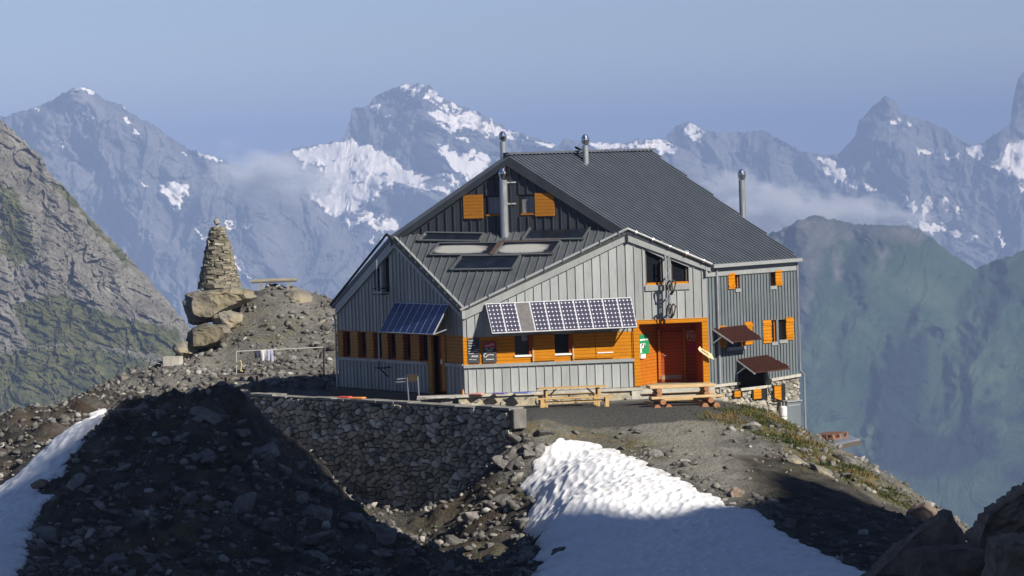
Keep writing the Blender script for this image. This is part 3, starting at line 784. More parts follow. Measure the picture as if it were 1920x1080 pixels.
# ---- gable wall above the lower roof
topG = [(0, PL[2] - .1), (float(np.dot(Ap - WG.o, tG)), Ap[2] - .1), (float(np.dot(PR - WG.o, tG)), PR[2] - .1)]
bG = [(topG[0][0], PL[2] - .35), (topG[2][0], PR[2] - .35)]
gh = [WG.rect(907, 367, 939, 404), WG.rect(972, 365, 1003, 402)]
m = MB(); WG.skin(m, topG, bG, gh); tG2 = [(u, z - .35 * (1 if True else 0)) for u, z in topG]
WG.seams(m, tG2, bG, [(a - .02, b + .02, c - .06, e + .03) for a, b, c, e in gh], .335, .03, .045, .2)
part(m, 'wall', 'gable_shade', label='gable wall above the lower roof with shade painted into its dark colour')
for (a, b, c, e), sh in zip(gh, ((869, 365, 905, 410), (1003, 362, 1039, 405))):
    m = MB(); WG.box(m, (a + .03, b - .03, c + .03, e - .03), -.13, -.11); w = part(m, 'window', 'glass_pale')
    m = MB()
    for r in ((a, a + .12, c, e), (b - .04, b, c, e), (a + .12, b - .04, e - .05, e)): WG.box(m, r, -.15, -.03)
    part(m, 'frame', 'darkin', w)
    m = MB(); WG.box(m, (a + .1, b, c - .02, c + .05), -.12, .04); part(m, 'sill', 'ochre', w)
    shutter(WG, WG.rect(*sh, .05), .02, 'ochre', None, False)
m = MB()
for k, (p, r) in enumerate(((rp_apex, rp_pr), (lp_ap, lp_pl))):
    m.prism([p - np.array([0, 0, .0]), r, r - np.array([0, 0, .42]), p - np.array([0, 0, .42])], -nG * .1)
part(m, 'bargeboard', 'gable_shade', label='dark bargeboards of the gable')
# hidden back walls close the building
Ec = lp_ee - nLA * .3; Ec[2] = 0
Dc = Qr.copy()
m = MB()
def wallquad(p, q2, zp, zq): m.face([np.array([p[0], p[1], -3.]), np.array([q2[0], q2[1], -3.]), np.array([q2[0], q2[1], zq]), np.array([p[0], p[1], zp])])
wallquad(Cc, Qr - rd * .2, Ce[2] - .2, Qr[2] - .2); wallquad(Qr - rd * .2, Ec, Qr[2] - .2, lp_ee[2] - .2); wallquad(Ec, WLA.pt(0, 0), lp_ee[2] - .2, Le[2] - .2)
part(m, 'wall', 'zinc_side', label='plain rear cladding')

# ---- glass collectors let into the lower roof
def collector(pts, sheen, rim=.07):
    c4 = [X(x, y, Ae, nLean) for x, y in pts]
    m = MB(); m.prism([p + nLean * .07 for p in c4], -nLean * .05)
    n = 4
    cn = sum(c4) / 4
    o4 = [p + nLean * .05 for p in c4]
    mm = MB()
    for i in range(n):
        a, b = o4[i], o4[(i + 1) % n]; mm.bar(a + nLean * .04, b + nLean * .03, rim, .07, nLean)
    fr = part(mm, 'solar_collector', 'lean_metal')
    m = MB(); m.face([p + nLean * .06 for p in c4], 0, [(0, 0), (1, 0), (1, 1), (0, 1)]); part(m, 'collector_glass', 'coll_sheen' if sheen else 'coll', fr)
    return fr
collector([(784, 454), (899, 455), (908, 441), (800, 439)], False)
collector([(980, 453), (1094, 451), (1110, 425), (997, 428)], False)
collector([(806, 481), (922, 481), (938, 458.5), (824, 459)], True)
collector([(928, 481), (1036, 479), (1052, 455), (944, 457.5)], True)
collector([(845, 509), (961, 507), (977, 482), (866, 483)], False)
m = MB(); a = X(922, 482, Ae, nLean) + nLean * .13; b = X(941, 457, Ae, nLean) + nLean * .13; m.bar(a, b, .2, .03, nLean); part(m, 'flashing_strip', 'flash_brown', roof_lean)
m = MB(); a = X(940, 457, Ae, nLean) + nLean * .12; b = X(1050, 453.5, Ae, nLean) + nLean * .12; m.bar(a, b, .06, .03, nLean); part(m, 'flashing_strip', 'flash_brown', roof_lean)

# ---- flues
def flue(base, x, ytop, r, capr, mat='steel', collar=True):
    # vertical pipe from base up to the pixel height of its cap
    v_ = ray(x, ytop); t = (base[1]) / v_[1]; zt_ = ZC + v_[2] * t
    h = zt_ - base[2]; ch = capr * 2.6
    m = MB(); m.lathe(base - np.array([0, 0, .4]), [(r, 0), (r, .4 + h - ch)], 16)
    if collar:
        k = .45 * h
        m.lathe(base + np.array([0, 0, k]), [(r, 0), (r * 1.06, .0), (r * 1.06, .05), (r, .05)], 16)
    f = part(m, 'flue', mat, smooth=False)
    m = MB(); q_ = base + np.array([0, 0, h - ch])
    m.lathe(q_, [(r * .9, -.03), (r * .95, .05), (capr * .8, .06), (capr * 1.05, ch * .5), (capr, ch * .62), (capr * .55, ch * .93), (capr * .2, ch)], 12)
    part(m, 'flue_cap', 'chrome', f)
    return f
bN = X(946.5, 441, Ae, nLean)
f1 = flue(bN, 942, 314, .155, .185)
bT = X(948, 436, Ae, nLean) - nG * .0
f2 = flue(bT, 943.5, 246, .115, .155)
m = MB()
for y in (342, 382):
    m = MB(); c = X(957, y, bT, nG); m.bar(c - tG * .15, c + tG * .22, .05, .05); m.bar(c + tG * .2, c + tG * .2 - nG * 1.2, .04, .04); part(m, 'bracket', 'rail', f2)
flue(X(1098.5, 306, Ap, nR), 1097, 252, .12, .165); flue(X(1392.5, 392, Ap, nR), 1390.5, 317, .13, .165)
m = MB(); p = X(1093, 288, Ap, nR); pq = X(1075, 284, Ap, nR); m.bar(p + nR * .1, pq + nR * .2, .1, .06, nR); part(m, 'roof_hook', 'black')

# ---- solar panels hung on the walls
def module_uv(c4, nx, ny): return [(0, 0), (nx, 0), (nx, ny), (0, ny)]
q4 = quad_off(WAB, [(923, 625.5, 1.0), (1195, 613.5, 1.0), (1183, 557, .18), (910, 569, .18)])
nn = unit(np.cross(q4[1] - q4[0], q4[3] - q4[0])); nn = nn * np.sign(np.dot(nn, nAB))
m = MB(); m.prism(q4, -nn * .014); m.prism([p - nn * .0145 for p in q4], -nn * .04, 1); pan = part(m, 'solar_panel', ['frame_w', 'panel_back'], label='long tilted solar panel of ten modules over the front windows')
for k in range(10):
    e = .008
    f = lambda t, s: (q4[0] * (1 - t) + q4[1] * t) * (1 - s) + (q4[3] * (1 - t) + q4[2] * t) * s
    a, b = k / 10 + e * .55, (k + 1) / 10 - e * .55
    m = MB(); c4 = [f(a, .03) + nn * .004, f(b, .03) + nn * .004, f(b, .97) + nn * .004, f(a, .97) + nn * .004]
    m.face(c4, 0, [(0, 0), (3.5, 0), (3.5, 7), (0, 7)])
    part(m, 'module', 'module_grey' if k == 2 else 'pv', pan, 'blank dull grey module' if k == 2 else None)
m = MB()
for t in (.01, .35, .68, .99):
    top = f(t, .97); bot = f(t, .03); wall_ = bot - nAB * .98 + np.array([0, 0, .25]); m.bar(bot - nn * .07, wall_, .04, .04); m.bar(top - nn * .06, bot - nn * .06, .05, .04, nn)
    m.bar(top - nn * .06, top - nAB * .2, .04, .04)
part(m, 'bracket', 'rail', pan)
q4 = quad_off(WLA, [(711, 622.5, .95), (812, 627, .95), (841, 570.5, .12), (740, 567, .12)])
nn = unit(np.cross(q4[1] - q4[0], q4[3] - q4[0])); nn = nn * np.sign(np.dot(nn, nLA))
m = MB(); m.prism(q4, -nn * .014); m.prism([p - nn * .0145 for p in q4], -nn * .04, 1); pan = part(m, 'solar_panel', ['frame_w', 'panel_back'], label='shaded blue solar panel tilted out from the left wall')
for k in range(8):
    a, b = k / 8 + .006, (k + 1) / 8 - .006
    m = MB(); m.face([f(a, .02) + nn * .004, f(b, .02) + nn * .004, f(b, .98) + nn * .004, f(a, .98) + nn * .004], 0, [(0, 0), (3, 0), (3, 6), (0, 6)]); part(m, 'module', 'pv_blue', pan)
m = MB()
for t in (.02, .5, .98): m.bar(f(t, .03) - nn * .06, f(t, .03) - nLA * .93 + np.array([0, 0, .2]), .04, .04)
part(m, 'bracket', 'steel', pan)

# ---- ladder-like post with hoops between the upper windows
m = MB()
for x in (1248.5, 1255.5):
    a = WAB.pt(*WAB.px(x - 1, 478, .32), .32); b = WAB.pt(*WAB.px(x + 1.5, 597, .32), .32); m.bar(a, b, .06, .05, nAB)
lad = part(m, 'ladder', 'steel', label='grey steel ladder standing off the front wall')
m = MB()
for k in range(9):
    y = 486 + k * 13; a = WAB.pt(*WAB.px(1248, y, .32), .32); b = WAB.pt(*WAB.px(1256, y, .32), .32); m.bar(a, b, .05, .04)
for y in (482, 520, 560, 592): a = WAB.pt(*WAB.px(1252, y, .3), .3); m.bar(a, a - nAB * .3, .05, .05)
part(m, 'rung', 'steel', lad)
m = MB()
for y in (526, 570):
    for dx in (0, 7):
        c = [WAB.pt(*WAB.px(1250 + dx, y + 18, .34), .34), WAB.pt(*WAB.px(1252 + dx, y + 4, .45), .45), WAB.pt(*WAB.px(1256 + dx, y, .62), .62), WAB.pt(*WAB.px(1260 + dx, y + 4, .7), .7), WAB.pt(*WAB.px(1261 + dx * .4, y + 18, .66), .66), WAB.pt(*WAB.px(1257 + dx * .3, y + 26, .45), .45)]
        m.tube(c, .035, 6)
part(m, 'hoop', 'dark_wood', lad)

# ---- low stone plinth under the front with a slab ledge
zg = -.52
m = MB(); up = uPl + .1
PLd = .42
WAB.box(m, (-.3, up, zg - .3, -.12), -.05, PLd); pl = part(m, 'plinth', 'mortar', label='low mortared stone plinth along the front')
Wp = Wall(WAB.pt(0, 0, PLd), tAB, nAB)
m = MB(); stone_face(m, Wp, [(-.3, zg - .2), (up, zg - .2), (up, -.14), (-.3, -.14)], .34, -.02, .025, 77, .07); part(m, 'stonework', 'plinthstone', pl)
m = MB(); WAB.box(m, (-.4, up + .1, -.12, -.035), -.04, PLd + .1); part(m, 'coping', 'concrete', pl)
m = MB(); m.prism([WLA.pt(0, -.55, .35), WLA.pt(uA + .2, -.55, .35), WLA.pt(uA + .2, -.55, -.05), WLA.pt(0, -.55, -.05)], (0, 0, .43)); part(m, 'plinth', 'dark_wood', label='shaded step along the left wall')
m = MB(); WAB.box(m, (uPl - .2, uB + .1, -.6, pz0 - .1), -.06, .5); part(m, 'step', 'concrete', label='concrete step before the entrance')

# ================================================================== TERRAIN
def TP(lst): return [P(x, y, Y) for x, y, Y in lst]
common = TP([(1400, 772, 136), (1250, 850, 128), (1100, 800, 132.5), (1000, 790, 131.8), (1350, 830, 130), (1450, 880, 125), (1550, 885, 127), (1600, 928, 124), (1500, 950, 119), (1600, 1000, 114), (1650, 1080, 106), (1450, 1080, 107), (1250, 1080, 109), (1050, 1080, 111), (1420, 960, 116), (1129, 1020, 117), (1280, 985, 117), (1060, 834, 131), (1200, 900, 124), (1060, 950, 120.8), (1075, 890, 126), (985, 905, 129.3), (985, 1000, 124.5), (1480, 800, 141.5), (1560, 840, 138), (1650, 887, 132), (1720, 947, 127), (1440, 772, 139), (1500, 815, 144.5), (1640, 930, 126),
             (300, 737, 150), (200, 745, 152), (0, 850, 140), (100, 790, 143), (0, 800, 152), (120, 765, 152)])
common += [np.array(p, float) for p in ((18, 145, -8), (20, 136, -9), (22, 126, -9), (14, 153, -7), (12, 160, -8), (16.5, 134, -5.5), (-24, 160, -4), (-25, 172, -9), (-40, 120, -8), (-40, 160, -10), (-30, 190, -14), (0, 195, -14), (30, 180, -16), (40, 140, -16), (34, 108, -5), (0, 90, -4.6), (-30, 92, -5), (26, 98, -2), (-14, 178, -6), (2, 180, -8), (-26, 150, -3))]
top_ = TP([(600, 560, 166), (540, 540, 166), (480, 548, 165), (640, 572, 168), (560, 620, 162.5), (480, 640, 161), (600, 660, 160), (620, 698, 156), (560, 690, 156), (450, 690, 158), (430, 600, 164), (400, 615, 166), (380, 655, 163), (345, 660, 165), (300, 690, 159), (350, 702, 156), (250, 717, 157), (220, 712, 161)])
top_ += [np.array(p, float) for p in ((-2, 136, -.52), (-5, 141, -.52), (-8.5, 145.5, -.5), (-9.5, 150, -.35), (2, 133.5, -.52), (5, 134, -.54), (8, 135.5, -.6), (3, 138, -.52), (7, 139, -.52), (0, 139, -.52), (0, 145, -.6), (5, 148, -1.2), (-4, 147, -.6), (-7, 149, -.4), (0, 152, -.8), (8, 152, -3.5), (-12, 147, -.3), (.8, 131.6, -.5), (8.6, 139.4, -.75), (10.2, 141.7, -1.5))]
front_ = TP([(560, 870, 141.5), (620, 920, 140), (680, 958, 138.4), (760, 965, 136.5), (830, 958, 134.6), (900, 905, 132.9), (950, 830, 131.6),
             (215, 772, 128), (330, 753, 127), (460, 746, 126), (515, 818, 125.5), (590, 915, 124), (672, 970, 122.5), (755, 1022, 121), (850, 1080, 118), (100, 870, 126), (60, 895, 126), (0, 935, 125), (0, 915, 128), (100, 828, 130), (300, 1080, 112), (150, 1000, 116), (100, 1080, 110), (0, 1080, 108), (500, 1000, 117), (400, 900, 121), (250, 870, 123), (600, 1080, 114), (450, 830, 124), (700, 1080, 115), (760, 985, 130), (850, 1040, 126), (900, 1000, 127), (950, 1060, 121)])
front_ += [np.array(p, float) for p in ((-10, 138, -1.5), (-13, 140, -1.2), (-8, 133, -2.6), (-4, 129, -4.2))]
class RBF:
    def __init__(s, pts):
        p = np.array(pts); s.c = p[:, :2]; n = len(p)
        d = np.hypot(*(s.c[:, None] - s.c[None]).transpose(2, 0, 1)); K = s.k(d) + np.eye(n) * .6
        Pm = np.hstack([np.ones((n, 1)), s.c]); A = np.block([[K, Pm], [Pm.T, np.zeros((3, 3))]])
        s.w = np.linalg.solve(A, np.concatenate([p[:, 2], np.zeros(3)]))
    def k(s, d): return np.where(d > 1e-9, d * d * np.log(np.maximum(d, 1e-9)), 0)
    def __call__(s, x, y):
        x = np.asarray(x, float); y = np.asarray(y, float); out = s.w[-3] + s.w[-2] * x + s.w[-1] * y
        for (a, b), w in zip(s.c, s.w): out = out + w * s.k(np.hypot(x - a, y - b))
        return out
RT = RBF(common + top_); RF = RBF(common + front_)
WL0 = np.array([-10.4, 144.45]); WL1 = np.array([-.19, 131.2]); wdir = (WL1 - WL0) / np.hypot(*(WL1 - WL0)); wn = np.array([wdir[1], -wdir[0]])   # front side
if wn[0] > 0: wn = -wn
WLEN = float(np.hypot(*(WL1 - WL0)))
def ground0(x, y):
    x = np.asarray(x, float); y = np.asarray(y, float)
    d = (x - WL0[0]) * wn[0] + (y - WL0[1]) * wn[1]
    m = sstep(-.62, -.14, d)
    z = RT(x, y) * (1 - m) + RF(x, y) * m
    ex = np.maximum(np.maximum(-34 - x, x - 34), 0) + np.maximum(np.maximum(88 - y, y - 186), 0)
    zz = np.clip(z, -30, 12)
    return zz * np.exp(-ex / 25) - (1 - np.exp(-ex / 25)) * 8 - np.maximum(y - 186, 0) * .55 - np.maximum(-34 - x, 0) * .35 - np.maximum(x - 60, 0) * .3
SNOWP = []
def rough(x, y):
    d = (x - WL0[0]) * wn[0] + (y - WL0[1]) * wn[1]
    sl = (x - WL0[0]) * wdir[0] + (y - WL0[1]) * wdir[1]
    rub = sstep(.3, 2, d) * sstep(1, -4, x - 1.5)                      # rubble bank below the wall
    flat = sstep(1.2, .0, polydist(x, y, [(-1.9, 131.5), (9, 133.5), (10, 140), (2, 139.5), (-3, 140), (-7.5, 147), (-9.8, 149), (-9.5, 145)])) * 1.0
    flat = np.maximum(flat, inpoly(x, y, [(-.3, 131.3), (9, 133.5), (11, 146), (-7, 149), (-10, 149), (-10, 145)]) * 1.0)
    a = .10 + .24 * rub
    n = fbm(x * .45, y * .45, 3) * a * 1.3 + (ridged(x * 1.1, y * 1.1, 4) - .8) * a * .55 + perlin(x * 4.3, y * 4.3) * a * .16 + perlin(x * 8.3, y * 8.3) * a * .09
    for sp in SNOWP:
        n = n * (1 - .9 * np.where(inpoly(x, y, sp), 1., np.clip(1 - polydist(x, y, sp) / .8, 0, 1)))
    return n * (1 - flat * .93)
def ground(x, y): return ground0(x, y) + rough(x, y)
def axis(parts):
    out = []
    for a, b, s in parts: out += list(np.arange(a, b, s))
    return np.array(out + [parts[-1][1]])
gx = axis([(-420, -60, 30), (-60, -26, 3), (-26, 20, .17), (20, 40, 1.2), (40, 430, 30)])
gy = axis([(-150, 60, 20), (60, 100, 2), (100, 172, .2), (172, 200, 1.5), (200, 430, 20)])
GX, GY = np.meshgrid(gx, gy)
def T(px, py, lo=96., hi=182., f=None):
    """where the view ray of a pixel meets the smooth ground"""
    f = f or ground0
    Y = np.arange(lo, hi, .1); v = ray(px, py); k = Y / v[1]
    z = ZC + v[2] * k; g = f(v[0] * k, Y); i = np.argmax(z < g)
    if not (z < g).any(): i = len(Y) - 1
    return np.array([v[0] * k[i], Y[i], g[i]])
PIXA = [(1040, 838), (1062, 829), (1085, 826), (1110, 832), (1160, 848), (1200, 868), (1250, 890), (1300, 915), (1350, 940), (1400, 960), (1440, 975), (1462, 1000), (1500, 1020), (1560, 1050), (1640, 1085), (1700, 1130), (1300, 1150), (1000, 1130), (1010, 1050), (1015, 1010), (985, 1000), (990, 975), (1010, 945), (978, 925), (985, 905), (1005, 880), (1015, 855)]
PIXB = [(207, 766), (185, 772), (140, 800), (95, 835), (50, 875), (0, 915), (-60, 965), (-60, 1150), (20, 1100), (42, 1065), (50, 1010), (62, 985), (95, 930), (62, 928), (75, 912), (92, 905), (118, 880), (140, 850), (165, 820), (190, 790)]
SNOWP += [[tuple(T(*p)[:2]) for p in q_] for q_ in (PIXA, PIXB)]
GZ = ground(GX, GY)
# masks carried by the ground
gravel_dark = inpoly(GX, GY, [(-.2, 131.8), (3, 132.4), (9.2, 133.3), (10, 136), (8.5, 139.5), (-1, 138.5), (-3, 140), (-7, 148), (-10, 149), (-10, 145)]).astype(float)
gpoly = [T(*p)[:2] for p in ((1340, 778), (1400, 778), (1440, 800), (1530, 860), (1640, 925), (1700, 950), (1640, 905), (1540, 850), (1470, 795), (1430, 772))]
gpoly = [tuple(p) for p in gpoly]
grass = np.clip(1.15 - polydist(GX, GY, gpoly) / 1.4, 0, 1); grass = np.maximum(grass, inpoly(GX, GY, gpoly) * 1.)
gp2 = [tuple(T(*p)[:2]) for p in ((985, 785), (1080, 800), (1180, 830), (1240, 860), (1180, 850), (1080, 822), (1000, 805))]
grass2 = np.clip(.8 - polydist(GX, GY, gp2) / 1.0, 0, 1) * .8
path = np.clip(1.1 - polydist(GX, GY, [tuple(T(*p)[:2]) for p in ((1300, 780), (1260, 830), (1330, 870), (1420, 900))], False) / 2.6, 0, 1)
path2 = np.clip(1.1 - polydist(GX, GY, [tuple(T(*p, lo=150.)[:2]) for p in ((435, 610), (400, 660), (370, 690), (330, 720), (260, 735))], False) / 1.4, 0, 1)
path = np.maximum(path, path2)
soil_shade = sstep(.2, 1.2, (GX - WL0[0]) * wn[0] + (GY - WL0[1]) * wn[1]) * sstep(3.2, .6, GX) * sstep(-19.5, -17.5, GX + (GY - 126) * .13)
shade_poly = [tuple(T(*p)[:2]) for p in ((1400, 860), (1470, 860), (1560, 905), (1700, 965), (1720, 1080), (1640, 1080), (1480, 985))]
soil_shade = np.maximum(soil_shade, np.where(inpoly(GX, GY, shade_poly), 1., np.clip(1 - polydist(GX, GY, shade_poly) / 1.0, 0, 1)) * 1.0)  # shadow beyond the snow painted in as darker ground over this polygon
q = NT('mountain ground')
n1 = q.noise(1.3, 7, .65); n2 = q.noise(7, 5, .65); n3 = q.noise(.25, 4); n4 = q.noise(22, 3)
base = q.ramp(n1, (.3, (.080, .077, .070)), (.5, (.168, .162, .148)), (.7, (.275, .266, .242)))
base = q.mix(q.math('MULTIPLY', n2, .7), base, q.mix(1, base, (.42, .42, .42), 'MULTIPLY'))
base = q.mix(q.ramp(n4, (.58, 0.), (.68, .55)), base, (.40, .385, .34))
pth = q.mix(q.math('MULTIPLY', q.attr('path'), .8), base, q.ramp(n2, (.3, (.195, .182, .155)), (.7, (.295, .275, .235))))
grs = q.ramp(q.noise(3.5, 6, .7), (.32, (.035, .04, .012)), (.5, (.085, .088, .030)), (.64, (.22, .13, .045)), (.8, (.30, .27, .19)))
gm = q.math('MULTIPLY', q.attr('grass'), q.ramp(q.noise(2.1, 5, .7), (.36, 0.), (.52, 1.)))
c = q.mix(gm, pth, grs)
n5 = q.noise(.55, 5, .65); dk = q.ramp(n5, (.36, (.014, .015, .012)), (.5, (.030, .026, .020)), (.6, (.050, .030, .016)), (.72, (.040, .042, .018)))
c = q.mix(q.math('MULTIPLY', q.attr('soil_shade'), q.ramp(n1, (.3, .95), (.72, .55))), c, dk)
c = q.mix(q.attr('terrace'), c, q.ramp(n2, (.3, (.060, .060, .056)), (.7, (.088, .087, .08))))
moss = q.math('MULTIPLY', q.ramp(n3, (.52, 0.), (.62, 1.)), q.ramp(n1, (.45, 0.), (.6, .7)))
c = q.mix(q.math('MULTIPLY', moss, q.math('SUBTRACT', 1, q.attr('terrace'))), c, (.10, .095, .04))
q.set(c, .95, 0, .15)
q.bump(q.math('ADD', q.math('MULTIPLY', n1, .5), n2), .9, .12)
V = np.stack([GX, GY, GZ], -1)
gr = grid_object('ground', V, len(gx), len(gy), q.m, dict(terrace=gravel_dark, grass=np.maximum(grass, grass2), path=path, soil_shade=soil_shade)); gr['kind'] = 'structure'

# snow lying on the slope
def snowfield(name, pix, thick, ramp_w, res, cups=True, step_y=None):
    poly = [tuple(T(*p)[:2]) for p in pix]
    xs = [p[0] for p in poly]; ys = [p[1] for p in poly]
    ax = np.arange(min(xs) - .6, max(xs) + .6, res); ay = np.arange(min(ys) - .6, max(ys) + .6, res)
    A, B = np.meshgrid(ax, ay)
    wx = A + fbm(A * .9, B * .9, 3) * .22 + perlin(A * 3, B * 3) * .06; wy = B + fbm(A * .9 + 40, B * .9, 3) * .35 + perlin(A * 3 + 9, B * 3) * .1
    sd = polydist(wx, wy, poly) * np.where(inpoly(wx, wy, poly), 1, -1)
    th = np.where(sd > 0, np.minimum(.03 + thick * np.sqrt(np.clip(sd / ramp_w, 0, 1)), thick + .1), .03 + sd * 1.6)
    Z = ground0(A, B) + np.where(sd > -.02, th, np.minimum(th, -.02 + sd * 2))
    if cups:
        # sun cups: scalloped hollows with sharp rims, stretched across the slope
        k = 3.0; cx = A * k * 1.35 + fbm(A * .7, B * .7, 2) * .5; cy = B * k * .72 + fbm(A * .7 + 9, B * .7, 2) * .5
        ic = np.floor(cx).astype(int); jc = np.floor(cy).astype(int); F1 = np.full(A.shape, 9.); F2 = F1.copy()
        for di in (-1, 0, 1):
            for dj in (-1, 0, 1):
                h = _hash(ic + di, jc + dj); ox = ic + di + (h % 64) / 64; oy = jc + dj + (h // 64) / 64
                d = np.hypot(cx - ox, cy - oy); F2 = np.minimum(np.maximum(F1, d), F2); F1 = np.minimum(F1, d)
        Z = Z + (np.clip(F1, 0, 1) ** 2 - .35) * .12 * sstep(0, .5, sd) + fbm(A * 1.2, B * .8, 3) * .03
    q = NT(name + ' surface'); n = q.noise(3, 5, .6); d = q.noise(.9, 5, .6)
    g_ = q.noise(24, 3, .7); c = q.mix(q.ramp(d, (.5, 0.), (.75, .4)), q.ramp(n, (.3, (.80, .81, .83)), (.7, (.90, .905, .91))), (.60, .575, .53)); c = q.mix(q.math('MULTIPLY', q.ramp(g_, (.62, 0.), (.70, .55)), q.ramp(d, (.42, .15), (.6, 1.))), c, (.22, .20, .175)); c = q.mix(q.math('MULTIPLY', q.attr('edge'), q.ramp(q.noise(6, 5, .7), (.40, .1), (.62, .85))), c, (.30, .275, .24))
    q.set(c, .55, 0, .3); q.b.inputs['Subsurface Weight'].default_value = 0
    q.bump(q.noise(9, 4, .6), .35, .05)
    # keep only the cells that lie in or just beside the patch
    idx = np.arange(A.size).reshape(A.shape); ok = sd > -.25
    c4 = ok[:-1, :-1] | ok[1:, :-1] | ok[:-1, 1:] | ok[1:, 1:]
    F = np.stack([idx[:-1, :-1], idx[:-1, 1:], idx[1:, 1:], idx[1:, :-1]], -1)[c4]
    used = np.unique(F); re = np.zeros(A.size, np.int64); re[used] = np.arange(len(used))
    ed = np.exp(-np.maximum(sd, 0) / .28).reshape(-1)[used]
    Vv = np.stack([A, B, Z], -1).reshape(-1, 3)[used]
    o = tris_object('snow_field', Vv, re[F], q.m, dict(edge=ed)); o.data.polygons.foreach_set('use_smooth', np.ones(len(o.data.polygons), bool)); o['kind'] = 'structure'
    return poly
snA = snowfield('main snow field', PIXA, .20, 1.2, .052)
snB = snowfield('gully snow', PIXB, .2, 1.2, .08)

# the crag outside the frame whose shadow lies over the foreground
Hq = np.array([(40, 0), (64, 52), (70, 57), (77, 58.5), (81, 60.2), (84.3, 62), (88.0, 62), (88.7, 56), (89.0, 46), (89.2, 45.3), (90.8, 44.8), (93, 45.0), (94.9, 46.3), (97.2, 47.0), (97.9, 46.2), (98.8, 43.5), (100, 38), (106, 22), (118, 0), (150, -20)])
hq = np.concatenate([np.arange(40, 80, 2), np.arange(80, 101, .15), np.arange(101, 150, 2)]); hs = np.concatenate([np.arange(-62, -4, 3), np.arange(-4, 4, .5), np.arange(4, 90, 5)])
HQ, HS = np.meshgrid(hq, hs)
S0 = 22.
crest = np.interp(hq, Hq[:, 0], Hq[:, 1]) + S0 * math.tan(SUN_EL) + perlin(hq * 1.3, hq * 0) * .35 + perlin(hq * .45, hq * 0 + 3) * .5
HZ = crest[None] - np.abs(HS) * 1.55 - np.abs(HS) ** .6 * .3 + (fbm(HQ * .06, HS * .06, 4)) * np.clip(np.abs(HS) / 8, 0, 1) * 4
HZ = np.maximum(HZ, -9)
qv = np.array([math.cos(SUN_AZ), math.sin(SUN_AZ)])
HXY = HQ[..., None] * qv + (HS + S0)[..., None] * AZV[:2]
hl_ = grid_object('hill', np.concatenate([HXY, HZ[..., None]], -1), len(hq), len(hs), q.m if False else M['rock']); hl_['kind'] = 'structure'

